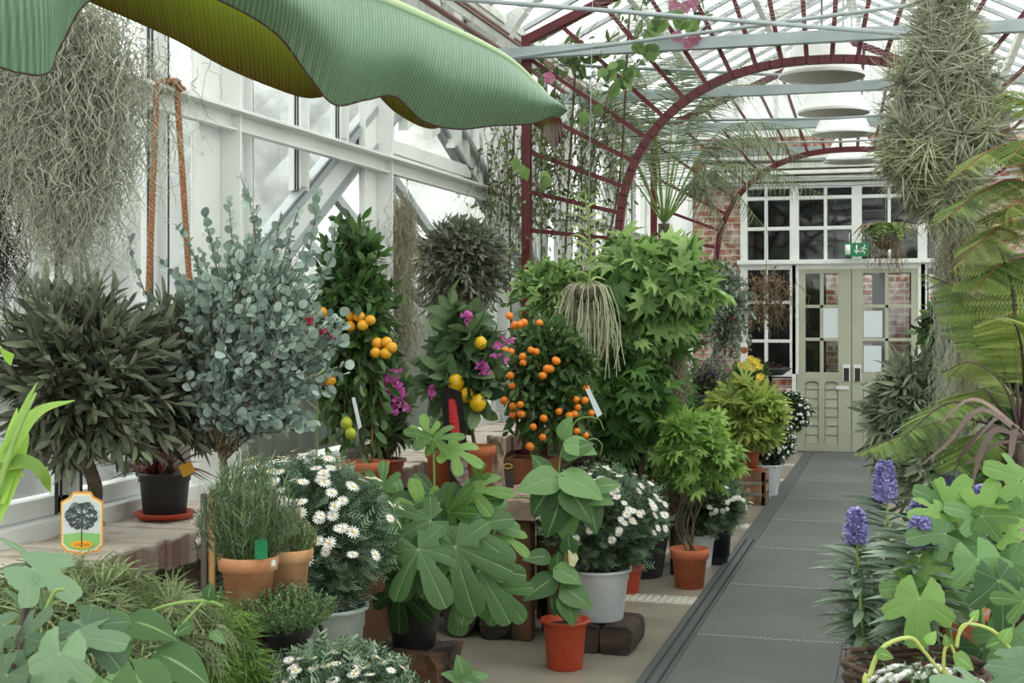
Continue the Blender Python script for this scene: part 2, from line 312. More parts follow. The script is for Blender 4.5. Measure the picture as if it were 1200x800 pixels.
ORN = pbr('orange peel', rgb((236, 138, 30)), .4, c2=rgb((226, 120, 22)), scale=20, bump=.15, bscale=200)
LMN = pbr('lemon peel', rgb((232, 190, 30)), .4, c2=rgb((222, 172, 26)), scale=12, bump=.15, bscale=200)
GLM = pbr('green yellow peel', rgb((160, 168, 40)), .4)
# ------------------------------------------------------------ leaf templates (x across, y along, z towards the face)
def strip(width, n=5, cols=2, bend=0., fold=.15, wave=0.):
    V = []; C = []
    for i in range(n):
        t = i / (n - 1); wd = width(t)
        for j in range(cols + 1):
            x = (j / cols * 2 - 1)
            V.append((x * wd, t, -bend * t * t + fold * abs(x) * wd + wave * sin(t * 14 + x * 2) * wd)); C.append(1 - abs(x))
    V = np.array(V); k = cols + 1
    Q = np.array([(i * k + j, i * k + j + 1, (i + 1) * k + j + 1, (i + 1) * k + j) for i in range(n - 1) for j in range(cols)])
    C = np.array(C) if cols > 3 else np.zeros(len(V))
    return V, Q, np.zeros((0, 3), int), C
T_LANCE = strip(lambda t: .13 * sin(pi * min(1, t * .94 + .05)) ** .8, 5, 2, .15, .3)
T_OVAL = strip(lambda t: .24 * sin(pi * (t * .95 + .04)) ** .7, 6, 2, .2, .25)
T_ROUND = strip(lambda t: .46 * sin(pi * (t * .94 + .03)) ** .5, 6, 2, .1, .15)
T_NEEDLE = strip(lambda t: .05 * (1 - t * .8), 3, 1, .15, 0)
T_STRAP = strip(lambda t: .05 * (1 - t ** 2.5) + .004, 7, 2, .5, .3)
T_CURL = strip(lambda t: .03 * (1 - t ** 1.4) + .003, 8, 1, .95, 0)
T_THIN = strip(lambda t: .025 * (1 - t ** 2) + .002, 5, 1, .35, 0)
T_LONG = strip(lambda t: .085 * sin(pi * (t * .93 + .06)) ** .7, 9, 4, .45, .3, .12)
T_PETAL = strip(lambda t: .17 * sin(pi * (t * .8 + .12)) ** .6, 3, 1, .1, 0)
T_BOUG = strip(lambda t: .4 * sin(pi * (t * .9 + .05)) ** .8, 4, 2, -.2, -.3)
def heart(n=9, cols=6):
    V = []; C = []
    for i in range(n):
        t = i / (n - 1); wd = .5 * (sin(pi * t ** .62 * .98 + .02)) ** .85 * (1 - .15 * t)
        for j in range(cols + 1):
            x = j / cols * 2 - 1
            y = t - .16 * (abs(x) ** 1.5) * (1 - t) ** 2 * 1.6
            V.append((x * wd, y, -.28 * t * t + .18 * abs(x) * wd - .1 * (x * wd) ** 2 * 3)); C.append((1 - abs(x)) ** 3)
    k = cols + 1
    Q = np.array([(i * k + j, i * k + j + 1, (i + 1) * k + j + 1, (i + 1) * k + j) for i in range(n - 1) for j in range(cols)])
    return np.array(V), Q, np.zeros((0, 3), int), np.array(C)
T_HEART = heart(); T_HEARTS = heart(6, 4)
def lobed(lobes, nphi=72, rings=(.35, .7, 1.), base=.22, teeth=0, tn=9, droop=.35, span=158, fold=.1, p=2.0):
    """palmate leaf; lobes = (angle deg from the tip axis, length, half width deg); the stalk joins at the origin"""
    ph = np.linspace(-span, span, nphi); r = np.full(nphi, base)
    ve = np.zeros(nphi)
    for a, l, wd in lobes:
        d = (ph - a) / wd; s = np.clip(1 - np.abs(d) ** p, 0, 1)
        r = np.maximum(r, l * s ** .55); ve = np.maximum(ve, (np.abs(ph - a) < 360 / nphi * .62) * 1.)
    if teeth: r = r * (1 + teeth * np.abs(np.sin(ph * tn * pi / 180)) - teeth / 2)
    V = [(0, 0, 0)]; C = [1]
    for k, q in enumerate(rings):
        rr = r * q
        x = rr * np.sin(np.radians(ph)); y = rr * np.cos(np.radians(ph))
        z = -droop * rr ** 2 + fold * rr * (1 - ve) * .35 + .03 * np.sin(ph / 17.) * q
        V += list(zip(x, y, z)); C += list(ve)
    n = nphi; T = [(0, 1 + i + 1, 1 + i) for i in range(n - 1)]; Q = []
    for k in range(len(rings) - 1):
        a = 1 + k * n; b = a + n
        Q += [(a + i, a + i + 1, b + i + 1, b + i) for i in range(n - 1)]
    return np.array(V, float), np.array(Q), np.array(T), np.array(C, float)
T_FIG = lobed([(0, 1, 24), (52, .88, 21), (-52, .88, 21), (112, .6, 26), (-112, .6, 26)], base=.36, nphi=85, p=3)
T_FIG3 = lobed([(0, 1, 30), (60, .8, 27), (-60, .8, 27), (125, .5, 26), (-125, .5, 26)], base=.5, nphi=85, p=2.6, teeth=.05)
T_GRAPE = lobed([(0, 1, 30), (55, .85, 28), (-55, .85, 28), (115, .65, 30), (-115, .65, 30)], base=.62, nphi=85, teeth=.09, tn=12)
T_GER = lobed([(0, 1, 17), (38, .95, 17), (-38, .95, 17), (78, .82, 17), (-78, .82, 17), (120, .6, 18), (-120, .6, 18)], base=.55, nphi=49, rings=(.5, 1.), teeth=.3, tn=16, droop=.45)
T_ARA = lobed([(0, 1, 15), (34, .9, 14), (-34, .9, 14), (70, .75, 14), (-70, .75, 14), (110, .55, 15), (-110, .55, 15)], base=.26, nphi=41, rings=(.5, 1.), droop=.5)
def threadleaf():                             # finely cut maple leaf: seven narrow drooping fingers with side teeth
    Vs, Qs, n = [], [], 0
    for a, l in ((0, 1), (26, .95), (-26, .95), (54, .8), (-54, .8), (86, .55), (-86, .55)):
        a = R(a); d = np.array((sin(a), cos(a), 0)); sd = np.array((cos(a), -sin(a), 0)); row = []
        for t in (0, .2, .4, .6, .8, 1.):
            wd = .03 * (1 - t * .9) * (1.8 if .3 < t < .7 else 1)
            for s in (-1, 1): Vs.append(d * t * l + sd * s * wd - np.array((0, 0, .55 * t * t * l)))
        Qs += [(n + 2 * i, n + 2 * i + 1, n + 2 * i + 3, n + 2 * i + 2) for i in range(5)]; n += 12
        for t in (.3, .5, .7):
            for s in (-1, 1):
                p = d * t * l - np.array((0, 0, .55 * t * t * l)); e = p + (d * .8 + sd * s * .7) * .16 * l * (1.2 - t) - np.array((0, 0, .05))
                Vs += [p - d * .02, p + d * .02, e + d * .004, e - d * .004]; Qs.append((n, n + 1, n + 2, n + 3)); n += 4
    return np.array(Vs), np.array(Qs), np.zeros((0, 3), int), np.zeros(len(Vs))
T_THREAD = threadleaf()
def feather():                                # small feathery daisy leaf
    Vs = [(-.02, 0, 0), (.02, 0, 0), (.015, 1, -.15), (-.015, 1, -.15)]; Q = [(0, 1, 2, 3)]; n = 4
    for t in (.25, .45, .65, .85):
        for s in (-1, 1):
            Vs += [(0, t, -.1 * t), (0, t + .09, -.1 * t), (s * .26, t + .26, .02), (s * .24, t + .16, .02)]; Q.append((n, n + 1, n + 2, n + 3)); n += 4
    return np.array(Vs, float), np.array(Q), np.zeros((0, 3), int), np.zeros(len(Vs))
T_FEA = feather()
def pinna(nl=15):                             # one fern pinna with its leaflets
    Vs, Q, n = [(-.008, 0, 0), (.008, 0, 0), (.004, 1, -.12), (-.004, 1, -.12)], [(0, 1, 2, 3)], 4
    for i in range(nl):
        t = .05 + .93 * i / nl; l = .115 * (1 - t) ** .6 + .012; wd = .42 / nl
        for s in (-1, 1):
            z = -.12 * t * t
            Vs += [(0, t - wd * .8, z), (0, t + wd * .6, z), (s * l, t + wd * .9 + l * .35, z - .03), (s * l * .9, t - wd * .1 + l * .3, z - .03)]; Q.append((n, n + 1, n + 2, n + 3)); n += 4
    return np.array(Vs, float), np.array(Q), np.zeros((0, 3), int), np.zeros(len(Vs))
T_PIN = pinna()

# ------------------------------------------------------------ growth helpers
def bez(P, n=12):                             # smooth curve through the given points (Catmull-Rom)
    P = np.asarray(P, float)
    if len(P) < 3: return P[0] + np.linspace(0, 1, n)[:, None] * (P[-1] - P[0])
    Q = np.vstack([2 * P[0] - P[1], P, 2 * P[-1] - P[-2]]); ts = np.linspace(0, len(P) - 1 - 1e-6, n); out = []
    for t in ts:
        i = int(t); f = t - i; a, b, c, d = Q[i:i + 4]
        out.append(.5 * (2 * b + (c - a) * f + (2 * a - 5 * b + 4 * c - d) * f * f + (3 * b - a - 3 * c + d) * f ** 3))
    return np.array(out)
def unit(n, up=0.):
    d = rng.normal(size=(n, 3)); d[:, 2] += up; return nrm(d)
def twigs(c, rad, n, root=None, k=5, shell=(.75, 1.), up=.15, arch=.15, inner=.3, zmin=-1):
    """n twig polylines from around the middle of an ellipsoid crown out to its shell"""
    c = np.asarray(c, float); rad = np.asarray(rad, float); d = unit(n, up); d[:, 2] = np.maximum(d[:, 2], zmin)
    e = c + d * rad * rng.uniform(shell[0], shell[1], (n, 1))
    s = (np.asarray(root, float) if root is not None else c) + unit(n) * rad * inner * rng.random((n, 1)) * .8
    t = np.linspace(0, 1, k)[None, :, None]
    P = s[:, None] + (e - s)[:, None] * t; P[..., 2] += (arch * np.sin(pi * t[..., 0])) * rad[2]
    P += rng.normal(size=P.shape) * rad.mean() * .03
    return P
def along(P, per, t0=.3, ang=50, up=.6, jit=.3):
    """leaf origins, directions and normals along twigs P (n,k,3)"""
    n, k, _ = P.shape; t = t0 + (1 - t0) * (np.arange(per)[None] + rng.random((n, per))) / per; f = np.clip(t * (k - 1), 0, k - 1.001)
    i = f.astype(int); fr = (f - i)[..., None]; ii = np.arange(n)[:, None]
    A = P[ii, i]; B = P[ii, i + 1]; O = A + (B - A) * fr; T = nrm(B - A)
    az = (np.arange(per) * 2.4)[None] + rng.random((n, 1)) * 6.3
    ref = nrm(np.cross(T, np.array((.13, .2, 1.)))); ref2 = np.cross(T, ref)
    a = np.radians(ang) * (1 - .45 * t)[..., None]
    D = T * np.cos(a) + (ref * np.cos(az)[..., None] + ref2 * np.sin(az)[..., None]) * np.sin(a) + rng.normal(size=T.shape) * jit * .4
    N = np.array((0, 0, up)) + T * (.5) + rng.normal(size=T.shape) * jit
    return O.reshape(-1, 3), D.reshape(-1, 3), N.reshape(-1, 3)
def sticks(mb, P, r0, r1, k=4, step=1):
    for p in P[::step]: mb.tube(p, np.linspace(r0, r1, len(p)), k, cap=False)
def bush(root, c, rad, n, per, tpl, size, mat, name='foliage', bark=None, r0=.004, ang=50, t0=.3, shell=(.75, 1.), zmin=-1, up=.6, arch=.15, src=None, rs=None, jit=.3, svar=.3, tw=True, inner=.3, W=None):
    P = twigs(c, rad, n, src, shell=shell, zmin=zmin, arch=arch, inner=inner); O, D, N = along(P, per, t0, ang, up, jit)
    m = MB(); S = size * rng.uniform(1 - svar, 1 + svar, len(O)); m.leaves(tpl, O, D, N, S, W=W); o = m.build(name, mat, root)
    if tw:
        b = MB(); sticks(b, P, r0, r0 * .4, 3, 1); b.build('branches', bark or TWIG, root)
    return o
def flowers(root, me, c, rad, n, size, zmin=-.2, out=1., name='flower', bias=(0, 0, 0), facing=None):
    """n separate flowers over the visible skin of a mound"""
    d = unit(n * 3); d = nrm(d + np.asarray(bias)); d = d[d[:, 2] > zmin][:n]; c = np.asarray(c, float)
    for q in d:
        p = c + q * np.asarray(rad) * rng.uniform(out * .95, out * 1.06)
        inst(name, me, p, root, Dv=nrm(q / np.asarray(rad) * np.mean(rad) + np.array((0, 0, .5)) + (0 if facing is None else np.asarray(facing)) + rng.normal(size=3) * .25), s=size * rng.uniform(.8, 1.15))
def flower_mesh(name, npet, pm, cm, disc=.22, cup=.1, layers=1, tpl=T_PETAL):
    m = MB()
    for l in range(layers):
        a = np.arange(npet) * 2 * pi / npet + l * .3; O = np.stack([np.cos(a) * disc * .6, np.sin(a) * disc * .6, np.full(npet, .02 + l * .05)], 1)
        D = np.stack([np.cos(a), np.sin(a), np.full(npet, cup + l * .35)], 1); m.leaves(tpl, O, D, np.tile((0, 0, 1.), (npet, 1)), .8 - l * .2)
    m.lathe([(disc, 0), (disc * .95, .07), (disc * .6, .13), (.001, .15)], k=10, m=1)
    return m.mesh(name, [pm, cm])
DAISY = flower_mesh('daisy', 13, PET, YEC, .2); MUM = flower_mesh('mum', 12, PET, PET, .2, .2, 2)
YELM = flower_mesh('marigold', 14, YLF, YLF, .3, .3, 3); ORAM = flower_mesh('orange_bloom', 14, ORF, ORF, .3, .3, 3)
MAGM = flower_mesh('bract', 4, MAGN, PET, .06, .5, 1, T_BOUG); PNKM = flower_mesh('pink_bloom', 5, PNK, YEC, .1, .3, 1, T_BOUG)
REDM = flower_mesh('crimson_bloom', 5, REDF, REDF, .15, .5, 2, T_BOUG); PURM = flower_mesh('petunia', 5, PUR, PET, .12, .1, 1, T_BOUG)
def fruit_mesh(name, mat, k=1.0, tip=0.):
    m = MB(); th = np.linspace(0, pi, 12); pr = [(max(.0005, sin(t) * .5), -cos(t) * .5 * k - (tip if t > 3.1 else 0) + (tip if t < .1 else 0)) for t in th]
    m.lathe([(a, -b) for a, b in pr], k=16); m.lathe([(.001, .5 * k), (.07, .5 * k), (.05, .5 * k + .03), (.001, .5 * k + .04)], k=6, m=1); return m.mesh(name, [mat, GSTM])
ORAN = fruit_mesh('orange', ORN, .94); LEMN = fruit_mesh('lemon', LMN, 1.15, -.08); ORYL = fruit_mesh('orange', ORY, .96); GREN = fruit_mesh('green_lemon', GLM, 1.1, -.05)

def pot(root, c, r, h, mat, rim=.22, rimw=.01, taper=.72, style='clay', name='pot', soil=True, fill=.86):
    """open plant pot standing at c, top radius r"""
    m = MB(); b = r * taper; q = lambda t: b + (r - b) * t; z = lambda t: h * t
    if style == 'clay':
        pr = [(.001, 0), (b, 0), (q(1 - rim) - .004, z(1 - rim)), (r, z(1 - rim) + .002), (r + rimw * .4, h - .004), (r + rimw * .2, h), (r - .008, h), (r - .012, z(fill) - .01), (.001, z(fill) - .012)]
    else:
        pr = [(.001, 0), (b * .96, 0), (b, .006), (q(1 - rim) - .002, z(1 - rim)), (q(1 - rim) + .003, z(1 - rim) + .004), (r - rimw * .3, h - .018), (r + rimw, h - .012), (r + rimw, h), (r - .004, h), (r - .01, z(fill) - .01), (.001, z(fill) - .012)]
    m.lathe(pr, c, 40); o = m.build(name, mat, root)
    if soil:
        s = MB(); s.lathe([(r - .009, z(fill) - .004), (r * .7, z(fill) + .006), (r * .3, z(fill) + .012), (.001, z(fill) + .01)], c, 28, wob=.02); s.build('soil', DIRT, o)
    return o
def saucer(root, c, r, mat):
    m = MB(); m.lathe([(.001, 0), (r * .85, 0), (r, .022), (r - .004, .024), (r * .83, .006), (.001, .006)], c, 32); return m.build('saucer', mat, root)

# ------------------------------------------------------------ the setting
def struct(mb, name, mats, smooth=False, bevel=0, kind='structure'):
    return tag(mb.build(name, mats, smooth=smooth, bevel=bevel), kind=kind)
XL, XR, YE, YB = -3.0, 1.9, 15.88, -1.6        # left glass wall, right wall, end wall, back
ZE, CX = 3.75, -.55; ZR = ZE + (CX - XL) * .5
struct(MB().box((-9, -4, -.12), (6, 24, -.005), 0), 'ground', CNG)
struct(MB().box((XL - .1, YB, -.06), (XR + .1, YE + .1, 0)), 'floor', CONC)
# ribbed ventilation strips let into the floor, left of the walkway
for px, py in ((790, 703), (856, 651), (880, 617), (905, 588), (925, 563), (932, 545)):
    p = on(px, py); m = MB(); x1 = -1.09; x0 = x1 - .8
    m.box((x0, p[1] - .1, 0), (x1, p[1] + .1, .004)); t = tag(m.build('trim_1', pbr('pale ventilation tile', rgb((186, 184, 172)), .5) if 'pale ventilation tile' not in bpy.data.materials else bpy.data.materials['pale ventilation tile'], smooth=False), kind='structure')
    g = MB()
    for k in range(20): g.box((x0 + .02 + k * .039, p[1] - .085, .004), (x0 + .038 + k * .039, p[1] + .085, .008))
    g.build('rib', t.data.materials[0], t)
# walkway of rubber mats between drain channels
MATM = pbr('grey rubber matting', rgb((96, 100, 98)), .65, c2=rgb((88, 92, 90)), scale=3, bump=.7, bscale=240, c3=rgb((102, 106, 103)), scale3=1.3)
GRT = pbr('dark drain grating', rgb((92, 96, 96)), .5, .2); SLOT = pbr('drain slot', rgb((34, 36, 37)), .8)
SEAMM = pbr('worn pale seam', rgb((158, 162, 158)), .6); mx0, mx1 = -.97, -.28
seams = [on(870, 751)[1], on(900, 690)[1]]; Lm = seams[1] - seams[0]; y = seams[0] - 1 * Lm; k = 0
def seam_edge(x0, x1, y, n=26):               # jigsaw edge
    return [(x0 + (x1 - x0) * i / n, y + (.006 if i % 2 else -.006) * (0 < i < n)) for i in range(n + 1)]
while y < YE - .1:
    y1 = min(y + Lm, YE - .02); a = seam_edge(mx0, mx1, y + .001); b = seam_edge(mx0, mx1, y1 - .001) if y1 < YE - .05 else [(mx0, y1), (mx1, y1)]
    m = MB(); pts = [(p[0], p[1], .001) for p in a] + [(p[0], p[1], .001) for p in b[::-1]]; m.slab(pts, (0, 0, .011))
    for q_ in range(34):
        xq = mx0 + .012 + q_ * (mx1 - mx0 - .024) / 34; yq_ = y + .022 + (.012 if q_ % 2 else 0); m.box((xq, yq_, .0118), (xq + .012, yq_ + .014, .0138), 1)
    o = m.build('walkway_mat', [MATM, SEAMM], org=((mx0 + mx1) / 2, (y + y1) / 2, 0), smooth=False)
    ords = ['nearest', 'second', 'third', 'fourth', 'fifth', 'sixth', 'seventh', 'eighth', 'ninth', 'tenth', 'eleventh', 'twelfth', 'thirteenth', 'fourteenth']
    tag(o, 'grey rubber walkway mat, last one right against the double doors' if y1 > YE - .1 else 'grey rubber walkway mat, %s one counted from the picture foot' % ords[k], 'floor mat', 'rubber mats laid along the aisle')
    y = y1; k += 1
for x0, x1, nm in ((-1.09, -.975, 'trim_2'), (-.275, -.15, 'trim_3')):
    m = MB(); m.box((x0, YB, .0005), (x1, YE - .02, .008), 0)
    for q in range(5): xx = x0 + .012 + q * (x1 - x0 - .024) / 4; m.box((xx - .002, YB, .008), (xx + .002, YE - .02, .0115), 0)
    o = struct(m, nm, [GRT]); s = MB()
    for yy in np.arange(3.2, 9.5, .022):
        for q in (0, 2): xx = x0 + .03 + q * (x1 - x0 - .03) / 3; s.box((xx, yy, .008), (xx + .018, yy + .011, .0092))
    s.build('slots', SLOT, o)
# brick ledge under the left windows
LT = .767
BRT_TOP = brickm('whitewashed ledge bricks', ('Y', 'X'), rgb((206, 184, 168)), rgb((184, 156, 142)), rgb((196, 190, 178)), .075, .23, .006, .75, 0)
BRF = brickm('soldier course of old bricks', ('Y', 'Z'), rgb((150, 110, 100)), rgb((112, 78, 74)), rgb((172, 166, 156)), .072, .4, .009, .45, 0)
m = MB(); jj = []
yy = YB
while yy < YE - .1:
    d = float(rng.normal()) * .006; e = float(rng.normal()) * .003; wj = float(rng.uniform(.066, .078))
    m.box((XL + .02, yy, LT - .115 + e * 2), (-2.5 + d, yy + wj - .004, LT - .004 + e), 0); yy += wj
m.box((XL + .02, YB, LT - .105), (-2.512, YE - .02, LT - .012), 0)
LM_, lt_, lo_ = nodes('old ledge bricks'); LK = lt_.links.new; tc_ = N_(lt_, 'ShaderNodeTexCoord'); sx_ = N_(lt_, 'ShaderNodeSeparateXYZ'); LK(tc_.outputs['Object'], sx_.inputs[0])
wv = N_(lt_, 'ShaderNodeTexWhiteNoise', noise_dimensions='1D'); mt_ = N_(lt_, 'ShaderNodeMath', operation='MULTIPLY'); fl_ = N_(lt_, 'ShaderNodeMath', operation='FLOOR'); LK(sx_.outputs['Y'], mt_.inputs[0]); mt_.inputs[1].default_value = 13.9; LK(mt_.outputs[0], fl_.inputs[0]); LK(fl_.outputs[0], wv.inputs['W'])
cr_ = N_(lt_, 'ShaderNodeMix', data_type='RGBA'); LK(wv.outputs['Value'], cr_.inputs['Factor']); cr_.inputs[6].default_value = c4(rgb((128, 96, 88))); cr_.inputs[7].default_value = c4(rgb((164, 146, 136)))
n1_ = N_(lt_, 'ShaderNodeTexNoise'); n1_.inputs['Scale'].default_value = 9; n1_.inputs['Detail'].default_value = 9; LK(tc_.outputs['Object'], n1_.inputs[0]); zt1 = N_(lt_, 'ShaderNodeMapRange'); LK(sx_.outputs['Z'], zt1.inputs[0]); zt1.inputs[1].default_value = LT - .03; zt1.inputs[2].default_value = LT - .004; zt1.inputs[3].default_value = -.18; zt1.inputs[4].default_value = .2
ad_ = N_(lt_, 'ShaderNodeMath', operation='ADD'); LK(n1_.outputs[0], ad_.inputs[0]); LK(zt1.outputs[0], ad_.inputs[1]); rp_ = N_(lt_, 'ShaderNodeValToRGB'); rp_.color_ramp.elements[0].position = .42; rp_.color_ramp.elements[1].position = .66; LK(ad_.outputs[0], rp_.inputs[0])
mz_ = N_(lt_, 'ShaderNodeMix', data_type='RGBA'); LK(rp_.outputs[0], mz_.inputs['Factor']); LK(cr_.outputs[2], mz_.inputs[6]); mz_.inputs[7].default_value = c4(rgb((196, 186, 172)))
pb_ = N_(lt_, 'ShaderNodeBsdfPrincipled'); pb_.inputs['Roughness'].default_value = .9; LK(mz_.outputs[2], pb_.inputs['Base Color']); bb_ = N_(lt_, 'ShaderNodeBump'); bb_.inputs['Strength'].default_value = .7; bb_.inputs['Distance'].default_value = .01; LK(n1_.outputs[0], bb_.inputs['Height']); LK(bb_.outputs[0], pb_.inputs['Normal']); LK(pb_.outputs[0], lo_.inputs[0])
struct(m, 'trim_4', [LM_], bevel=.006)
struct(MB().box((XL - .12, YB, 0), (XL + .1, YE, LT - .1)), 'baseboard_left', brickm('dark plinth bricks', ('Y', 'Z'), rgb((92, 72, 62)), rgb((70, 54, 48)), rgb((110, 102, 92))))
m = MB()
for yy in np.arange(-1.2, YE, 1.9): m.box((XL + .1, yy, 0), (-2.62, yy + .23, LT - .12))
struct(m, 'trim_5', brickm('ledge piers', ('Y', 'Z'), rgb((92, 72, 62)), rgb((70, 54, 48)), rgb((110, 102, 92))))
# left wall: sill, posts, glazing bars, glass, rail
g0, g1, ga, gz = 5.1, 11.0, 8.15, 3.22          # side wing gable: start, end, apex, apex height
def gab(y): return gz - (abs(y - ga) * (.6 if y < ga else .42))
m = MB(); m.box((XL - .05, YB, LT - .01), (XL + .09, YE, LT + .06)); m.box((XL - .05, YB, LT + .06), (XL + .03, g0 - .1, LT + .13)); m.box((XL - .05, g1, LT + .06), (XL + .03, YE, LT + .13))
m.box((XL - .06, YB, ZE - .12), (XL + .06, YE, ZE + .02)); wl = struct(m, 'wall_left', WHT, bevel=.006)
posts = [1.2, 3.3, 5.39, 7.27, 9.7, 11.7, 13.7]
for i, yy in enumerate(posts):
    m = MB(); m.box((XL + .05, yy - .13, LT + .0), (XL + .062, yy + .13, 3.3)); m.box((XL + .062, yy + .118, LT), (XL + .16, yy + .13, 3.3)); m.box((XL + .062, yy - .13, LT), (XL + .09, yy - .12, 3.3))
    # curved knee and rafter of the steel portal
    Ar = [(XL + .1, yy, 3.25), (XL + .12, yy, 3.5), (XL + .28, yy, 3.78), (XL + .6, yy, 4.0), (CX - .02, yy, ZR - .16)]; A = bez(Ar, 16)
    for a_, b_ in zip(A[:-1], A[1:]): m.bar(a_, b_, .075, .12, up=(0, 1, 0))
    for zz in (2.25, 2.32, 2.75, 1.9): m.lathe([(.014, 0), (.012, .006), (.001, .008)], (0, 0, 0), 8) if False else m.box((XL + .062, yy - .05, zz), (XL + .068, yy - .035, zz + .015))
    struct(m, 'pillar_%d' % (i + 1), WHT, bevel=.003)
bars = [.4, 1.9, 2.6, 3.9, 4.4, 5.03, 5.8, 6.43, 6.95, 7.72, 8.18, 8.62, 9.2, 10.2, 10.8, 11.3, 12.2, 12.8, 13.2, 14.2, 14.8, 15.3]
m = MB(); gk = MB()
for yy in bars:
    zb = gab(yy) if g0 < yy < g1 else LT + .05
    m.box((XL - .01, yy - .07, zb), (XL + .03, yy + .07, ZE)); m.box((XL + .03, yy - .004, zb), (XL + .07, yy + .004, ZE))
    gk.box((XL + .029, yy - .088, zb), (XL + .033, yy - .07, ZE)); gk.box((XL + .029, yy + .07, zb), (XL + .034, yy + .082, ZE)); gk.box((XL + .03, yy - .056, zb), (XL + .036, yy - .049, ZE))
struct(m, 'window_1', WHT); gko = struct(gk, 'trim_6', [GSK])
# glass: everything outside the wing opening
m = MB()
def pane(y0, y1, z0a, z0b): m.slab([(XL - .02, y0, z0a), (XL - .02, y1, z0b), (XL - .02, y1, ZE), (XL - .02, y0, ZE)], (.006, 0, 0))
pane(YB, g0, LT + .05, LT + .05); pane(g0, ga, gab(g0), gz); pane(ga, g1, gz, gab(g1)); pane(g1, YE, LT + .05, LT + .05)
struct(m, 'window_2', TEA)
# rail
m = MB(); rz = 2.43; m.box((XL + .1, YB, rz - .055), (XL + .115, YE, rz + .035)); m.box((XL + .1, YB, rz + .02), (XL + .19, YE, rz + .035)); m.box((XL + .115, YB, rz - .055), (XL + .145, YE, rz - .045))
struct(m, 'trim_7', WHT, bevel=.002)
# wing gable beams: wide white boards with grey aluminium tracks
for y0, y1, nm in ((g0 - .35, ga, 'trim_8'), (g1 + .4, ga, 'trim_9')):
    z0 = gz - (abs(y0 - ga) * (.6 if y0 < ga else .42)); a = (XL - .02, y0, z0); b = (XL - .02, y1, gz); dz = .13
    m = MB(); m.bar((XL + .0, y0, z0 - dz), (XL + .0, y1, gz - dz), .06, .17, up=(0, 0, 1), m=0)
    struct(m, nm, [WHT]); s = MB()
    for q, (off, wd, pr) in enumerate(((-.02, .035, .07), (.02, .012, .055), (-.225, .02, .07), (-.255, .03, .04))):
        s.bar((XL + pr * .5, y0, z0 + off), (XL + pr * .5, y1, gz + off), pr, wd, m=0)
    struct(s, 'trim_%d' % (10 if y0 < ga else 11), [ALU])
# the side wing behind: far glazing, roof slopes, posts
m = MB(); WX = -5.2
for yy in np.arange(4.9, 11.6, .42): m.box((WX - .04, yy - .035, .2), (WX + .04, yy + .035, gz))
for yy in (6.3, 7.6, 9.6): m.box((WX - .02, yy - .16, .2), (WX + .08, yy + .16, gz))
for zz in (.2, 1.0, 1.9, 2.35): m.box((WX - .03, 4.9, zz), (WX + .05, 11.5, zz + .09))
m.box((WX - .05, 4.9, .0), (WX, 11.5, 1.0))
struct(m, 'wall_wing', WOUT)
m = MB(); x = -8.4
while x < XL - .15:
    m.box((x, 11.55, 0), (x + .2, 11.6, 3.3)); m.box((x + .19, 11.53, 0), (x + .22, 11.58, 3.3)); x += .215
for zz in (.9, 2.1, 2.9): m.box((-8.4, 11.5, zz), (XL - .1, 11.56, zz + .09))
for x in (-6.6, -5.5, -4.4, -3.5): m.box((x - .06, 11.47, 0), (x + .06, 11.55, 3.3))
struct(m, 'wall_wing_end', WOUT)
m = MB()
for xx in np.arange(WX, XL - .1, .55):
    m.bar((xx, g0 - .4, gz - .24 - 3.45 * .6), (xx, ga, gz - .24), .05, .07); m.bar((xx, g1 + .4, gz - .2 - 3.25 * .42), (xx, ga, gz - .24), .05, .07)
struct(m, 'roof_wing', ALU)
m = MB(); m.slab([(WX, g0 - .4, gz - .15 - 3.45 * .6), (XL - .08, g0 - .4, gz - .15 - 3.45 * .6), (XL - .08, ga, gz - .15), (WX, ga, gz - .15)], (0, 0, .006)); m.slab([(WX, g1 + .4, gz - .15 - 3.25 * .42), (XL - .08, g1 + .4, gz - .15 - 3.25 * .42), (XL - .08, ga, gz - .15), (WX, ga, gz - .15)], (0, 0, .006))
struct(m, 'window_3', GRF)
# vent window frames between posts, above the rail
m = MB()
for y0, y1 in ((7.62, 9.15),):
    m.box((XL + .03, y0, 2.52), (XL + .07, y1, 2.6)); m.box((XL + .03, y0, 2.52), (XL + .06, y0 + .05, 3.3)); m.box((XL + .03, y1 - .05, 2.52), (XL + .06, y1, 3.3))
    for yy in (7.9, 8.35, 8.8): m.slab([(XL + .03, yy - .08, 3.6), (XL + .03, yy + .08, 3.6), (XL + .03, yy + .08, 2.75), (XL + .03, yy - .08, 2.68)], (.06, 0, 0))
struct(m, 'window_4', WHT)
# neighbouring glasshouse seen blurred and pale through the left glass
m = MB()
for yy in np.arange(-3, 22, 1.3): m.bar((-7.5, yy, .3), (-7.5, yy, 3.), .09, .07, up=(0, 1, 0)); m.bar((-7.5, yy, 3.), (-9.5, yy + .001, 4.4), .07, .07, up=(0, 1, 0)); m.bar((-7.48, yy, .9), (-7.48, yy + 1.3, 2.6), .05, .05, up=(1, 0, 0))
for zz in (.6, 1.9, 3.): m.box((-7.55, -3, zz), (-7.45, 22, zz + .07))
o = thing('neighbouring_glasshouse', 'pale neighbouring glasshouse frame seen outside through the left windows', 'greenhouse', (-7.5, 8, 0)); m.build('frame', WOUT, o, smooth=False)
m = MB(); m.box((-7.6, -3, 0), (-7.56, 22, .95)); m.build('lower_wall', pbr('pale render', rgb((206, 208, 200)), .8, c2=rgb((178, 182, 168)), scale=1.5), o, smooth=False)
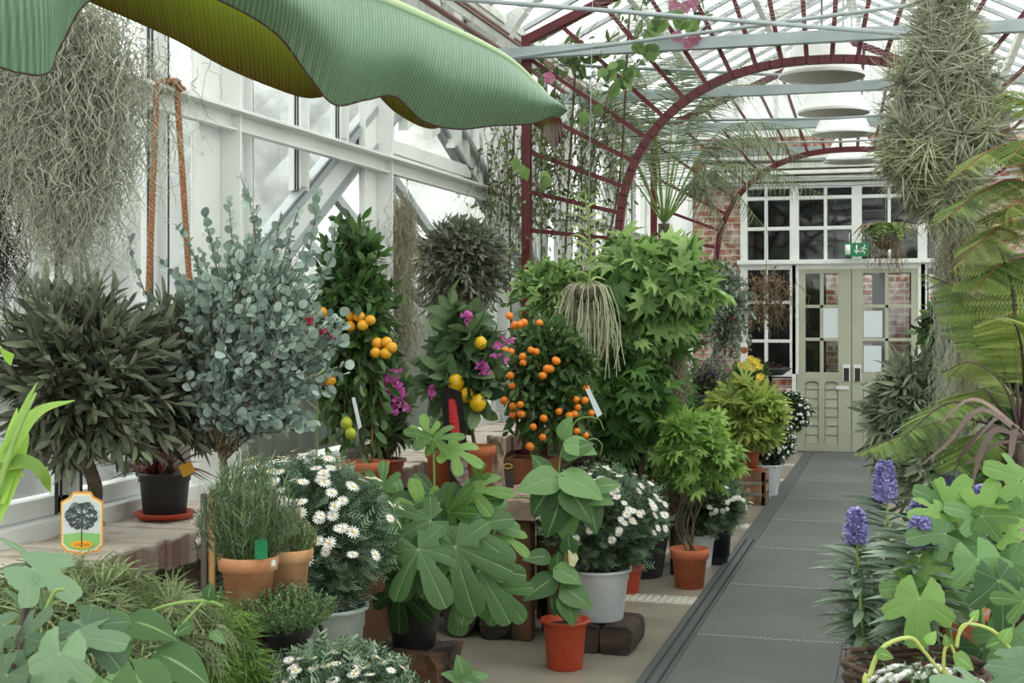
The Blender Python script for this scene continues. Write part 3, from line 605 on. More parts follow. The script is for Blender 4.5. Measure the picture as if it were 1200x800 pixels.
# roof: eaves, glazing bars, glass
m = MB()
m.box((XL - .08, YB, ZE - .05), (XL + .12, YE, ZE + .06)); m.box((XL + .12, YB, ZE - .02), (XL + .14, YE, ZE + .02)); m.box((CX - .05, YB, ZR - .06), (CX + .05, YE, ZR + .06)); m.box((XR - .05, YB, ZE - .05), (XR + .08, YE, ZE + .06))
for t in (.36, .68):
    for sx in (-1, 1):
        xx = CX + sx * (CX - XL) * (1 - t); zz = ZE + (ZR - ZE) * t - .06; m.box((xx - .03, YB, zz - .05), (xx + .03, YE, zz + .03))
struct(m, 'roof', WH2)
m = MB()
for yy in np.arange(YB, YE + .1, .46):
    m.bar((XL, yy, ZE), (CX, yy, ZR), .035, .05, up=(0, 1, 0)); m.bar((XR, yy, ZE), (CX, yy, ZR), .035, .05, up=(0, 1, 0))
struct(m, 'trim_12', ALU)
m = MB()
for xa in (XL, XR): m.slab([(xa, YB, ZE + .03), (xa, YE, ZE + .03), (CX, YE, ZR + .03), (CX, YB, ZR + .03)], (0, 0, .006))
struct(m, 'window_5', GRF)
# gutter run and pipes under the left eave
m = MB()
for x, z, r_ in ((XL + .2, 3.62, .012), (XL + .26, 3.55, .012), (XL + .15, 3.5, .02)): m.tube([(x, YB, z), (x, YE - .05, z)], r_, 8)
struct(m, 'trim_13', pbr('brown copper pipe', rgb((120, 84, 74)), .5, .3), smooth=True)
# right wall (mostly out of view)
m = MB(); m.box((XR, YB, 0), (XR + .12, YE, .8))
for yy in np.arange(YB, YE, .7): m.box((XR, yy - .04, .8), (XR + .07, yy + .04, ZE))
struct(m, 'wall_right', WHT); m = MB(); m.box((XR + .02, YB, .8), (XR + .026, YE, ZE)); struct(m, 'window_6', TEA)
m = MB(); m.box((XL, YB - .1, 0), (XR, YB, .8))
for xx in np.arange(XL, XR, .7): m.box((xx - .04, YB - .08, .8), (xx + .04, YB, 4.4))
struct(m, 'wall_back', WHT)
# ------------------------------------------------------------ end wall
BRK = brickm('red bricks', ('X', 'Z'), rgb((150, 92, 72)), rgb((124, 70, 56)), rgb((170, 160, 146)), .225, .075, .01, .6)
def ex(px, py=400): return atY(px, py, YE)[0]
def ez(py, px=1000): return atY(px, py, YE)[2]
W0, W1 = ex(870), ex(870) + 2 * (-.5 - ex(870))  # window screen left, right
D0, D1 = ex(934), ex(1078)
zl = ez(310); zt = ez(216); zb = ez(439)
m = MB(); m.box((-2.36, YE, 0), (W0, YE + .25, zt + .05)); m.box((W1, YE, 0), (XR, YE + .25, zt + .05)); m.box((-2.36, YE, zt + .05), (XR, YE + .25, 3.62))
m.box((W0, YE + .02, 0), (D0 - .05, YE + .25, zb - .06)); m.box((D1 + .05, YE + .02, 0), (W1, YE + .25, zb - .06)); m.box((-2.36, YE - .16, 0), (W0 + .2, YE, .95)) if False else None
struct(m, 'wall_end', BRK)
m = MB(); m.box((XL, YE, 0), (-2.36, YE + .1, .7)); m.box((XL, YE, 3.5), (-2.36, YE + .1, 3.62))
for xx in (XL + .03, -2.7, -2.4): m.box((xx - .03, YE - .01, .7), (xx + .03, YE + .08, 3.5))
for k in range(11):                                                # gable frame above the bricks
    xx = XL + .2 + k * .46; zz = ZE + .5 * ((xx - XL) if xx < CX else (XR - xx)); m.box((xx - .025, YE + .02, 3.6), (xx + .025, YE + .08, zz))
m.box((XL, YE - .02, 3.6), (XR, YE + .1, 3.72)); struct(m, 'trim_14', WHT)
m = MB(); m.slab([(XL, YE + .06, 3.7), (XR, YE + .06, 3.7), (XR, YE + .06, ZE), (CX, YE + .06, ZR), (XL, YE + .06, ZE)], (0, .006, 0)); m.box((XL, YE + .05, .7), (-2.36, YE + .056, 3.5)); struct(m, 'window_7', GRF)
# window screen: white timber
m = MB(); ya, yb = YE - .04, YE + .06
def vb(x, z0, z1, w_): m.box((x - w_ / 2, ya, z0), (x + w_ / 2, yb, z1))
def hb(z, x0, x1, h_): m.box((x0, ya + .005, z - h_ / 2), (x1, yb - .005, z + h_ / 2))
xm = [ex(p) for p in (872, 898, 931, 967.5, 1004, 1042, 1081)]; xr = [xm[6] + .28, W1 - .02]
for x, w_ in zip(xm + xr, (.08, .035, .1, .035, .11, .035, .1, .035, .08)): vb(x, zl, zt, w_)
for x, w_ in zip(xm[:3] + xm[6:] + xr, (.08, .035, .1, .1, .035, .08)): vb(x, zb, zl, w_)
for p in (216, 230.5, 266.5): hb(ez(p), W0, W1, .04 if p != 216 else .06)
hb(zl, W0 - .03, W1 + .03, .1)
for p in (354, 400, 439):
    hb(ez(p), W0, xm[2], .035 if p != 439 else .06); hb(ez(p), xm[6], W1, .035 if p != 439 else .06)
m.box((D0 - .055, ya, 0), (D0 - .008, yb, zl)); m.box((D1 + .008, ya, 0), (D1 + .06, yb, zl))
struct(m, 'window_8', WHT, bevel=.004)
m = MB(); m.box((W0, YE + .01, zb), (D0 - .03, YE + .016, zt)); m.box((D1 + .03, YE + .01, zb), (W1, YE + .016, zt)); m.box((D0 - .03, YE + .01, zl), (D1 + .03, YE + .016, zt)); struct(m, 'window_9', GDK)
# moulded lintel ledge and stacked white ducts above the windows
m = MB(); m.box((W0 - .05, YE - .1, zl + .01), (W1 + .05, YE - .03, zl + .06)); struct(m, 'trim_15', WHT, bevel=.005)
m = MB()
for zz, hh, dd in ((ez(211), .05, .14), (ez(204), .04, .22), (ez(196), .06, .12), (ez(186), .04, .2)): m.box((W0 - .4, YE - dd, zz), (W1 + .2, YE - .02, zz + hh))
struct(m, 'trim_16', WH2, bevel=.004)
# double doors
DG = pbr('sage grey door paint', rgb((176, 180, 160)), .45, c2=rgb((168, 172, 152)), scale=3)
xs = ex(998); zg0, zg1 = ez(436.5), ez(320)
def leafdoor(name, x0, x1, hx):
    t = MB(); y0, y1 = YE - .03, YE + .02; sw = .095
    xi0, xi1 = x0 + (sw if hx > x0 + .3 else sw * 1.1), x1 - (sw * 1.5 if hx > x0 + .3 else sw)
    if hx < x0 + .3: xi0 = x0 + sw * 1.25
    pb0, pb1 = ez(521), ez(446)
    t.box((x0, y0, .015), (xi0, y1, zl - .05)); t.box((xi1, y0, .015), (x1, y1, zl - .05)); t.box((xi0, y0, zg1), (xi1, y1, zl - .05)); t.box((xi0, y0, pb1 + .02), (xi1, y1, zg0)); t.box((xi0, y0, .015), (xi1, y1, pb0))
    xm_ = (xi0 + xi1) / 2; t.box((xm_ - .02, y0 + .004, zg0), (xm_ + .02, y1, zg1)); t.box((xm_ - .035, y0, pb0), (xm_ + .035, y1, pb1 + .02))
    for k in (1, 2): zz = zg0 + (zg1 - zg0) * k / 3; t.box((xi0, y0 + .004, zz - .018), (xi1, y1, zz + .018))
    d = struct(t, name, DG, bevel=.003)
    for a, b in ((xi0, xm_ - .035), (xm_ + .035, xi1)):
        s = MB(); n = 7; hh = (pb1 - pb0) / n; s.box((a, y1 - .012, pb0), (b, y1, pb1 + .02))
        for k in range(n): z0 = pb0 + k * hh; s.slab([(a + .006, y1 - .012, z0 + .003), (a + .006, y0 + .012, z0 + .003), (a + .006, y0 + .024, z0 + hh - .004), (a + .006, y1 - .012, z0 + hh - .004)], (b - a - .012, 0, 0))
        arc = [(a + (b - a) * q / 8, y0 + .001, pb1 - .03 + .022 * sin(pi * q / 8)) for q in range(9)] + [(b, y0 + .001, pb1 + .02), (a, y0 + .001, pb1 + .02)]
        s.slab(arc, (0, .02, 0)); s.build('louvred_panel', DG, d, smooth=False)
    g = MB(); g.box((xi0 - .01, YE + .0, zg0 - .01), (xi1 + .01, YE + .006, zg1 + .01)); g.build('pane', GDK, d, smooth=False)
    h = MB(); h.box((hx - .035, y0 - .012, ez(446)), (hx + .035, y0, ez(430))); hh_ = tag(h.build('handle_plate', pbr('dark recessed handle', rgb((52, 36, 34)), .5), d, smooth=False))
    h = MB(); h.box((hx - .04, y0 - .02, ez(431)), (hx + .04, y0, ez(427))); h.box((hx - .04, y0 - .014, ez(446)), (hx - .03, y0, ez(430))); h.box((hx + .03, y0 - .014, ez(446)), (hx + .04, y0, ez(430))); h.build('handle_frame', WHT, d, smooth=False)
    return d
for q in [1]:
    zz1, zz0 = ez(430), ez(442)
_ez = ez
dl = leafdoor('door_1', D0, xs - .004, ex(992)); dr = leafdoor('door_2', xs + .004, D1, ex(1005))
m = MB(); m.box((ex(980), YE - .045, ez(456)), (ex(995), YE - .03, ez(452))); m.build('pull_plate', WHT, dl, smooth=False)
def flat(name, px0, py0, px1, py1, mat, label, cat, Y=YE - .036, th=.003):
    m = MB(); a = atY(px0, py1, Y); b = atY(px1, py0, Y); m.box((a[0], Y, a[2]), (b[0], Y - th, b[2])); o = m.build(name, mat, org=((a[0] + b[0]) / 2, Y, a[2]), smooth=False); return tag(o, label, cat)
PAP = pbr('white paper', rgb((214, 222, 226)), .7)
flat('paper_notice', 964, 359.5, 986.5, 398, PAP, 'blank white paper notice taped on the left door', 'notice', YE - .02)
flat('paper_notice', 1012, 364, 1034, 395, PAP, 'upper white paper notice on the right door', 'notice', YE - .02)
flat('paper_notice', 1012, 405, 1033, 436, PAP, 'lower white paper notice on the right door', 'notice', YE - .02)
po = flat('poster', 1088, 321, 1106, 371, pbr('poster paper', rgb((226, 220, 224)), .6), 'white poster with pink flower sprigs and red corner mark right of the doors', 'poster', YE - .045)
m = MB(); p = atY(1092, 366, YE - .0495); m.box((p[0] - .03, YE - .05, p[2] - .03), (p[0] + .012, YE - .049, p[2] + .02)); m.build('emblem', pbr('red print', rgb((200, 30, 60)), .5), po, smooth=False)
m = MB()
for k in range(26):
    q = atY(1090 + rng.uniform(0, 13), 325 + rng.uniform(0, 36), YE - .0495); m.leaves(T_OVAL, [q], [nrm((rng.normal(), 0, rng.normal()))], [(0, -1, 0)], .05)
m.build('flower_print', PNK, po)
# exit sign with arrow and running figure
ex_o = thing('exit_sign', 'green emergency exit sign with white down arrow above the doors', 'sign', atY(1003, 299, YE - .16))
a = atY(989, 300.5, YE - .16); b = atY(1019, 284.5, YE - .16); m = MB(); m.box((a[0], YE - .2, a[2]), (b[0], YE - .13, b[2])); m.build('housing', pbr('sign green', rgb((28, 128, 84)), .5), ex_o, smooth=False, bevel=.004)
m = MB(); cxx = (a[0] + b[0]) / 2; h_ = b[2] - a[2]; yq = YE - .2; w_ = b[0] - a[0]
m.box((a[0] + .015, yq - .004, a[2] + .02), (a[0] + .07, yq - .001, b[2] - .02))
m.box((cxx - .008, yq - .004, a[2] + h_ * .4), (cxx + .008, yq - .001, b[2] - .025)); m.slab([(cxx - .03, yq - .004, a[2] + h_ * .45), (cxx + .03, yq - .004, a[2] + h_ * .45), (cxx, yq - .004, a[2] + .02)], (0, .003, 0))
fx = b[0] - .065
m.lathe([(.001, -.012), (.012, 0), (.001, .012)], (fx + .012, yq - .002, b[2] - .033), 10)
for P in ([(fx + .01, b[2] - .05), (fx - .008, b[2] - .085)], [(fx - .008, b[2] - .085), (fx + .014, b[2] - .105), (fx + .006, a[2] + .018)], [(fx - .008, b[2] - .085), (fx - .028, b[2] - .105), (fx - .05, b[2] - .1)], [(fx + .006, b[2] - .055), (fx + .034, b[2] - .075)], [(fx + .004, b[2] - .052), (fx - .024, b[2] - .06), (fx - .036, b[2] - .08)]):
    for q0, q1 in zip(P[:-1], P[1:]): m.bar((q0[0], yq - .003, q0[1]), (q1[0], yq - .003, q1[1]), .003, .009, up=(0, 1, 0)) if False else m.tube([(q0[0], yq - .003, q0[1]), (q1[0], yq - .003, q1[1])], .005, 6)
m.build('symbols', pbr('sign white', (.85, .9, .88), .5), ex_o)
m = MB(); 
for s in (-.08, .08): m.tube([(cxx + s, YE - .165, b[2]), (cxx + s, YE - .165, b[2] + .1), (cxx + s, YE - .03, b[2] + .12)], .004, 6)
m.build('bracket', WHT, ex_o)
# dark room behind, with brick inside brightened by an area light
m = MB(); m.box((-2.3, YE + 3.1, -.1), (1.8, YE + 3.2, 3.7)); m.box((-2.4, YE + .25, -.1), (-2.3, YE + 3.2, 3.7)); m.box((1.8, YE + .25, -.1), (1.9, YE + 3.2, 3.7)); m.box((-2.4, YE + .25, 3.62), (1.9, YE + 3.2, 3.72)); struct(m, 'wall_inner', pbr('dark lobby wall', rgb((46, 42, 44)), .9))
m = MB()
for p0, p1, ya_ in ((968, 990, 1.1), (1010, 1022, 1.4), (1038, 1066, 1.0)):
    Y2 = YE + ya_; m.box((atY(p0, 400, Y2)[0], Y2, 0), (atY(p1, 400, Y2)[0], Y2 + .2, 2.05))
struct(m, 'wall_lobby', BRK)
lp = bpy.data.lights.new('lobby_fill_light', 'AREA'); lp.energy = 22; lp.size = .8; lo = bpy.data.objects.new('lobby_fill_light', lp); COL.objects.link(lo); lo.location = (-.3, YE + .6, 2.9); lo.rotation_euler = (R(25), 0, 0)  # area light without any fixture, brightens the brick behind the doors

# ------------------------------------------------------------ red steel frames
def red_frame(Y, label):
    Cx, Ro, Ri, z0, ztop, ze = -.51, 1.89, 1.27, 2.0, 3.144, 3.37
    t = thing('arched_frame', label, 'steel frame', (Cx, Y, 0), 'oxblood red arched steel frames')
    def outer(a):
        dx, dz = cos(a), sin(a); tw = Ro / max(abs(dx), 1e-4); zz = 2.05 + dz * tw
        if zz <= ze: return np.array((Cx + np.sign(dx) * Ro, Y, zz))
        k = (ze + Ro * .43 - 2.05) / (dz + abs(dx) * .43); return np.array((Cx + dx * k, Y, 2.05 + dz * k))
    def inner(a):
        dx, dz = abs(cos(a)), sin(a); b = ztop - z0
        k = 1 / ((dx / Ri) ** 2.3 + (dz / b) ** 2.3) ** (1 / 2.3); return np.array((Cx + np.sign(cos(a)) * dx * k, Y, z0 + dz * k))
    for s in (-1, 1):
        m = MB(); m.bar((Cx + s * Ro, Y, 0), (Cx + s * Ro, Y, ze + .03), .06, .06, up=(0, 1, 0)); m.build('outer_post', RED, t, smooth=False, bevel=.004)
        m = MB(); m.bar((Cx + s * Ro, Y, ze), (Cx, Y, ze + Ro * .43), .06, .065, up=(0, 1, 0)); m.build('rafter', RED, t, smooth=False, bevel=.004)
        m = MB(); m.bar((Cx + s * Ri, Y, 0), (Cx + s * Ri, Y, z0), .05, .055, up=(0, 1, 0)); m.build('inner_post', RED, t, smooth=False, bevel=.004)
    m = MB(); A = [inner(a) for a in np.linspace(0, pi, 49)]
    for p, q in zip(A[:-1], A[1:]): m.bar(p, q + (q - p) * .06, .05, .055, up=(0, 1, 0))
    m.build('arch', RED, t, smooth=False)
    for a in np.radians(np.arange(2, 179, 7.65)):
        p, q = inner(a), outer(a); m = MB(); m.bar(p, q, .028, .034, up=(0, 1, 0)); m.build('strut', RED, t, smooth=False)
    for s in (-1, 1):
        for zz in (1.75, 1.3, .8): m = MB(); m.bar((Cx + s * Ri, Y, zz), (Cx + s * Ro, Y, zz), .028, .034); m.build('strut', RED, t, smooth=False)
    return t
red_frame(8.70, 'large oxblood red arched steel frame with radiating struts, nearer one')
red_frame(13.46, 'far oxblood red arched steel frame close to the end wall')
# tie beams and thin rods
zt_ = [ (8.62, 67, 'nearest and thickest looking pale grey tie beam above the arch'), (10.55, 115, 'second pale grey tie beam behind the nearest one'), (12.5, 155, 'third pale grey tie beam down the hall'), (14.5, 184, 'farthest pale grey tie beam before the end wall')]
for Yb, py, lab in zt_:
    m = MB(); m.bar((XL + .1, Yb, 3.27), (XR, Yb, 3.27), .06, .075); o = m.build('tie_beam', GAL, org=(CX, Yb, 3.27), smooth=False, bevel=.003); tag(o, lab, 'beam', 'grey tie beams across the hall')
rods = [((500, -4, 6.0), (1090, 42, 6.4), 'thin grey rod sloping down to the right across the roof'), ((600, 68, 8.0), (1112, 0, 6.6), 'thin grey rod rising to the right from the beam end'), ((655, 76, 9.3), (1010, 92, 9.3), 'thin grey rod just below the nearest tie beam')]
for a, b, lab in rods:
    m = MB(); m.tube([at(*a), at(*b)], .011, 8); tag(m.build('tie_rod', GAL, org=at(*a)), lab, 'rod')
m = MB()
for Yq, zq in ((10.6, 3.1), (12.2, 3.12), (13.9, 3.15), (15.0, 3.0), (15.2, 3.1)): m.tube([(XL + .1, Yq, zq), (CX, Yq + .05, zq - .05), (XR - .03, Yq, zq)], .01, 6)
o = m.build('wire_run', GAL, org=(CX, 12, 3.1)); tag(o, 'thin grey wires strung across the far half of the hall', 'wire', kind='stuff')
m = MB()
for xx in np.arange(-1.75, .55, .1): m.tube([(xx, 6.2, 3.42), (xx + .01, 9.8, 3.36), (xx, 13.4, 3.34)], .0016, 3, cap=False)
for yy in np.arange(6.2, 13.4, .1): m.tube([(-1.75, yy, 3.4), (-.6, yy + .01, 3.36), (.55, yy, 3.4)], .0016, 3, cap=False)
o = m.build('wire_net', GAL, org=(-.6, 9.8, 3.36)); tag(o, 'fine grey wire net stretched flat under the roof', 'net', kind='stuff')
# bell lamps down the middle
LMP = pbr('white enamel', rgb((236, 238, 236)), .35); LMI = pbr('grey lamp underside', rgb((168, 166, 160)), .5)
lamps = [(963, 91, 8.9, 'nearest and largest white bell lamp, seen from right below'), (977, 133, 10.7, 'second white bell lamp from the front'), (988, 158, 12.2, 'third white bell lamp from the front'), (998, 190, 13.9, 'farthest white bell lamp before the end wall')]
for px, py, D, lab in lamps:
    c = at(px, py, D); t = thing('bell_lamp', lab, 'lamp', c, 'white bell lamps hung along the ridge'); m = MB()
    m.lathe([(.275, 0), (.28, .02), (.262, .03), (.24, .07), (.215, .13), (.19, .2), (.15, .25), (.06, .27), (.001, .275)], c, 40); m.build('shade', LMP, t)
    m = MB(); m.lathe([(.26, .004), (.25, .02), (.2, .06), (.1, .085), (.001, .09)], c, 40); m.build('reflector', LMI, t)
    m = MB(); m.tube([c + (0, 0, .27), c + (0, 0, 4.9 - c[2])], .008, 8); m.build('stem', GAL, t)
# ============================================================ plants and things
RT = np.array((CS, SN, 0)); FW = np.array((-SN, CS, 0)); UP = np.array((0, 0, 1.))
def S(n, D): return n * D / F
def vdir(ang, toward=0.): a = R(ang); return RT * cos(a) + UP * sin(a) - FW * toward
def put(mb, tpl, px, py, D, ln, ang, toward=.2, face=(0., .5, .8), m=0, r=None):
    """one leaf: joint at the given place, ln long, pointing at ang; face = right / up / towards-viewer share of its normal"""
    n = RT * face[0] + UP * face[1] - FW * face[2]
    mb.leaves(tpl, [at(px, py, D)], [vdir(ang, toward)], [n], ln, m=m, r=r)
def ribbon(mb, P, w, n=14, m=0, r=.5, nv=None, tip=1.6, fold=.2):
    """long leaf along a curve"""
    A = bez(P, n); t = nrm(np.gradient(A, axis=0)); nv = -FW * .6 + UP * .6 if nv is None else np.asarray(nv)
    s = nrm(np.cross(t, nv)); k = np.linspace(0, 1, n); wd = w * (1 - k ** tip) * (.55 + .45 * np.minimum(1, k * 4)) + .0006; nn = np.cross(s, t)
    G = np.stack([A - s * wd[:, None] + nn * (wd * fold)[:, None], A, A + s * wd[:, None] + nn * (wd * fold)[:, None]], 1); mb.grid(G, m=m, r=r)
def curly(mb, p0, ln, rad, n=12, sway=.02, m=0, r=.5, k=3):
    st = rng.normal(size=(n, 3)) * sway; st[:, 2] = st[:, 2] * .5 - ln / n; P = p0 + np.cumsum(st, 0); mb.tube(P, np.linspace(rad, rad * .5, n), k, m=m, r=r, cap=False)
def frond(root, P, width, mat, npair=30, droop=.3, start=.15, stalk=.006, tpl=None, name='frond', stem=DSTM, tipw=.1, face=None, ang=72, Wk=None, shape=.8, sstep=1):
    A = bez(P, 40); st = MB(); st.tube(A[::2], np.linspace(stalk, stalk * .25, len(A[::2])), 5)
    m = MB(); t = nrm(np.gradient(A, axis=0)); ks = np.linspace(start, .995, npair); f = ks * 39; i = np.minimum(f.astype(int), 38); fr = (f - i)[:, None]
    O = A[i] * (1 - fr) + A[i + 1] * fr; T = t[i]; nv = (UP if face is None else np.asarray(face)); sd = nrm(np.cross(T, nv)); q = (ks - start) / (1 - start)
    ln = width * np.maximum(tipw, np.sin(pi * np.clip(q * .86 + .14, 0, 1)) ** shape); a = np.radians(ang)
    for s in (-1, 1):
        D = T * cos(a) + sd * s * sin(a) - UP * droop + rng.normal(size=T.shape) * .05; N = np.cross(sd, T); N = N * np.sign((N * nv).sum(1, keepdims=True) + 1e-6) + rng.normal(size=T.shape) * .08
        m.leaves(tpl if tpl is not None else T_PIN, O, D, N, ln, W=Wk)
    st.build('stalk', stem, m.build(name, mat, root))
def stem(root, pts, r0, r1, mat, name='stem', n=14, k=8):
    m = MB(); A = bez(pts, n); m.tube(A, np.linspace(r0, r1, n), k); return m.build(name, mat, root)
def wedge_label(root, px, py, D, w, h, mat, name='plant_label', tilt=0.):
    m = MB(); a = at(px, py, D); s = vdir(tilt); u = vdir(90 + tilt)
    pts = [a - s * w / 2, a + s * w / 2, a + s * w / 2 + u * h * .85, a + u * h, a - s * w / 2 + u * h * .85] if h > w else [a - s * w / 2, a + s * w / 2, a + s * w / 2 + u * h, a - s * w / 2 + u * h]
    m.slab(pts, FW * .002); return m.build(name, mat, root, smooth=False)
def block(name, label, cat, p, dx, dy, dz, mat, bev=.01, rough=.012, group=None, rot=0.):
    """roughly hewn block standing at p (base centre)"""
    m = MB(); n = 7; X = np.linspace(-dx / 2, dx / 2, n)
    import bmesh
    bm = bmesh.new(); bmesh.ops.create_cube(bm, size=1); bmesh.ops.subdivide_edges(bm, edges=bm.edges[:], cuts=5, use_grid_fill=True)
    V = np.array([v.co[:] for v in bm.verts]); V = V * (dx, dy, dz) + (0, 0, dz / 2); j = rng.normal(size=V.shape) * rough; j[:, 2] *= (V[:, 2] > .01) * .5; V = V + j
    if rot: c_, s_ = cos(rot), sin(rot); V = V @ np.array([[c_, s_, 0], [-s_, c_, 0], [0, 0, 1]])
    bm.verts.index_update(); Q = [[v.index for v in f.verts] for f in bm.faces]; bm.free(); m.add(V + np.asarray(p), Q)
    return tag(m.build(name, mat, org=p, smooth=False, bevel=bev), label, cat, group)

# ---- rustic driftwood table with the citrus pots
tp = at(560, 578, 6.85); TZ = .67
t = thing('rustic_table', 'weathered driftwood plank table carrying the lemon tree pot', 'table', (tp[0], tp[1], 0))
m = MB(); V = []
for k in range(3):
    y0 = tp[1] - .3 + k * .22; n = 18; xs_ = np.linspace(-2.4, -1.68, n)
    G = []
    for x in xs_:
        e = rng.normal() * .007; e2 = rng.normal() * .006; z = TZ + rng.normal() * .003
        G.append([(x, y0 + e, TZ - .09), (x, y0 + e, z), (x, y0 + .1, z + .003), (x, y0 + .205 + e2, z), (x, y0 + .205 + e2, TZ - .09), (x, y0 + e, TZ - .09)])
    m.grid(G); m.poly(G[0][:5]); m.poly(G[-1][:5][::-1])
m.build('plank_top', GRYW, t, smooth=False)
for x, y_ in ((-2.3, -.2), (-1.76, -.22), (-2.3, .25), (-1.76, .25)):
    m = MB(); m.bar((x, tp[1] + y_, 0), (x, tp[1] + y_, TZ - .09), .1, .1, up=(1, 0, 0)); m.build('leg', OLDW, t, smooth=False, bevel=.012)
m = MB(); m.bar((-2.28, tp[1] - .2, .12), (-1.76, tp[1] - .2, .12), .06, .08); m.build('rail', OLDW, t, smooth=False, bevel=.01)
for (x, z, r_, lab) in ((-1.885, .085, .08, 'dark log lying on the floor under the table, lower right of the pile'), (-2.06, .085, .08, 'dark log lying on the floor under the table, lower left of the pile'), (-1.97, .225, .075, 'dark log on top of the pile under the table')):
    m = MB(); th = np.arange(18) * 2 * pi / 18; rr = r_ * (1 + .08 * np.sin(3 * th + x * 9)); y0, y1 = tp[1] - .29, tp[1] + .22
    G = [[(x + rr[i % 18] * cos(th[i % 18]), yy, z + rr[i % 18] * sin(th[i % 18])) for i in range(19)] for yy in np.linspace(y0, y1, 5)]
    m.grid(G); m.poly([g for g in G[0][:18]]); m.poly(G[-1][:18][::-1]); o = m.build('log', OLDH, org=(x, tp[1], z - r_)); tag(o, lab, 'log', 'dark logs piled under the table')

# ---- daisies in pots -------------------------------------------------
def daisy_plant(label, px, rim_py, D, r, h, pm, c, rad, nfl, zbase=None, fsize=.021, seed=0, mat=L_DAI, fl=None, nt=330, style='nursery', leaf=.055, potname='pot', grp='potted white daisies', bias=(.1, -.6, .35), zmin=-.15):
    rim = at(px, rim_py, D); base = rim - (0, 0, h); t = thing('potted_daisy', label, 'potted plant', base, grp)
    pot(t, base, r, h, pm, style=style, taper=.8)
    bush(t, c, rad, nt, 14, T_FEA, leaf, mat, shell=(.8, 1.), zmin=-.75, t0=.45, src=np.asarray(c) - (0, 0, rad[2] * .3), inner=.5, ang=50, r0=.0025, arch=0, bark=GSTM)
    flowers(t, fl or DAISY, c, np.asarray(rad) * 1.13, nfl, fsize, zmin=zmin, bias=bias, name='daisy')
    return t
zb = at(380, 708, 4.6)[2] - .33
block('wooden_block', 'dark weathered wooden block beneath the big grey daisy pot', 'wooden block', (*at(380, 708, 4.6)[:2], 0), .3, .3, zb, OLDW)
daisy_plant('bushy white daisies spilling over a large light grey pot behind the terracotta pots', 380, 708, 4.6, .14, .33, GPL, at(350, 628, 4.62), (.32, .24, .25), 100, fsize=.024, nt=520, bias=(.25, -.8, .6))
rp = at(700, 664, 6.42); zl_ = rp[2] - .24
t = thing('log_stump', 'dark split log section on the floor carrying the white daisy pot', 'log', (rp[0] + .04, rp[1], 0))
m = MB(); n = 15
for (x0, x1, e) in ((-.17, .0, 0), (.005, .155, .01)):
    G = []
    for yy in np.linspace(-.16, .16, 6):
        c_ = (x0 + x1) / 2; hw = (x1 - x0) / 2; row = []
        for a_ in np.linspace(0, 2 * pi, 17): ca, sa = cos(a_), sin(a_); row.append((c_ + hw * np.sign(ca) * abs(ca) ** .45 + rng.normal() * .002, yy, (zl_ / 2) * (1 + np.sign(sa) * abs(sa) ** .4)))
        row[-1] = row[0]; G.append(row)
    G = np.array(G); G[..., 0] += rp[0] + .04; G[..., 1] += rp[1]; m.grid(G); m.poly(G[0][:-1]); m.poly(G[-1][:-1][::-1])
m.build('split_log', OLDH, t)
daisy_plant('round white daisy bush in a white plastic pot standing on a dark log', 700, 664, 6.42, .152, .24, WPL, at(706, 612, 6.42), (.29, .28, .235), 98, fsize=.022, nt=460, bias=(.1, -.9, .6))
tagp = at(812, 622, 8.5)
daisy_plant('white daisy bush in a white pot behind the terracotta pot of lobed leaves', 810, 623, 8.5, .15, .235, WPL, at(824, 588, 8.45), (.26, .25, .21), 60, nt=330)
q = on(841, 660); t = thing('plant_pot', 'empty narrow black plastic pot beside the white daisy pot', 'pot', q); pot(t, q, .085, .2, BPL, style='nursery', fill=.3)
daisy_plant('low white daisies at the bottom edge in front of the grey pot', 400, 815, 3.55, .13, .22, GPL, at(398, 820, 3.55), (.19, .17, .115), 90, fsize=.019, nt=260, bias=(0, -.3, .8))
b_ = at(400, 815, 3.55); block('wooden_block', 'weathered wooden block under the lowest daisy pot', 'wooden block', (b_[0], b_[1], 0), .26, .26, b_[2] - .22, OLDW)
# clipped chrysanthemum with two heads
rim = on(896, 580) + (0, 0, .27); base = rim - (0, 0, .27)
t = thing('potted_chrysanthemum', 'dark green chrysanthemum with tiny white flowers in white pot by the aisle', 'potted plant', base)
pot(t, base, .145, .27, WPL, style='nursery', taper=.78)
for (px, py, rr, D_) in ((902, 518, .215, 11.8), (924, 484, .2, 12.0)):
    c = at(px, py, D_); bush(t, c, (rr, rr, rr * .95), 260, 13, T_OVAL, .032, L_MUM, shell=(.85, 1.), zmin=-.9, t0=.5, up=.3, arch=0, bark=GSTM, src=c - (0, 0, .02)); flowers(t, MUM, c, (rr * 1.07, rr * 1.07, rr * 1.02), 95, .0165, zmin=-.6, bias=(.1, -.7, .3))

# ---- terracotta pots on the iron stand --------------------------------
sp = at(306, 706, 4.07); SZ = sp[2]
t = thing('plant_stand', 'round dark iron plant stand holding two terracotta herb pots', 'plant stand', (sp[0], sp[1], 0))
for zz, rr in ((SZ, .168), (SZ - .27, .21)):
    m = MB(); a = np.linspace(0, 2 * pi, 41)
    for q in (1., .66, .33): m.tube(np.stack([sp[0] + rr * q * np.cos(a), sp[1] + rr * q * np.sin(a), np.full(41, zz - .006)], 1), .005, 6, cap=False)
    m.tube(np.stack([sp[0] + rr * np.cos(a), sp[1] + rr * np.sin(a), np.full(41, zz - .03)], 1), .006, 6, cap=False)
    for k in range(6): x_, y_ = cos(k * pi / 6 + .2) * rr, sin(k * pi / 6 + .2) * rr; m.tube([(sp[0] - x_, sp[1] - y_, zz - .006), (sp[0] + x_, sp[1] + y_, zz - .006)], .004, 5)
    m.build('tray', IRON, t)
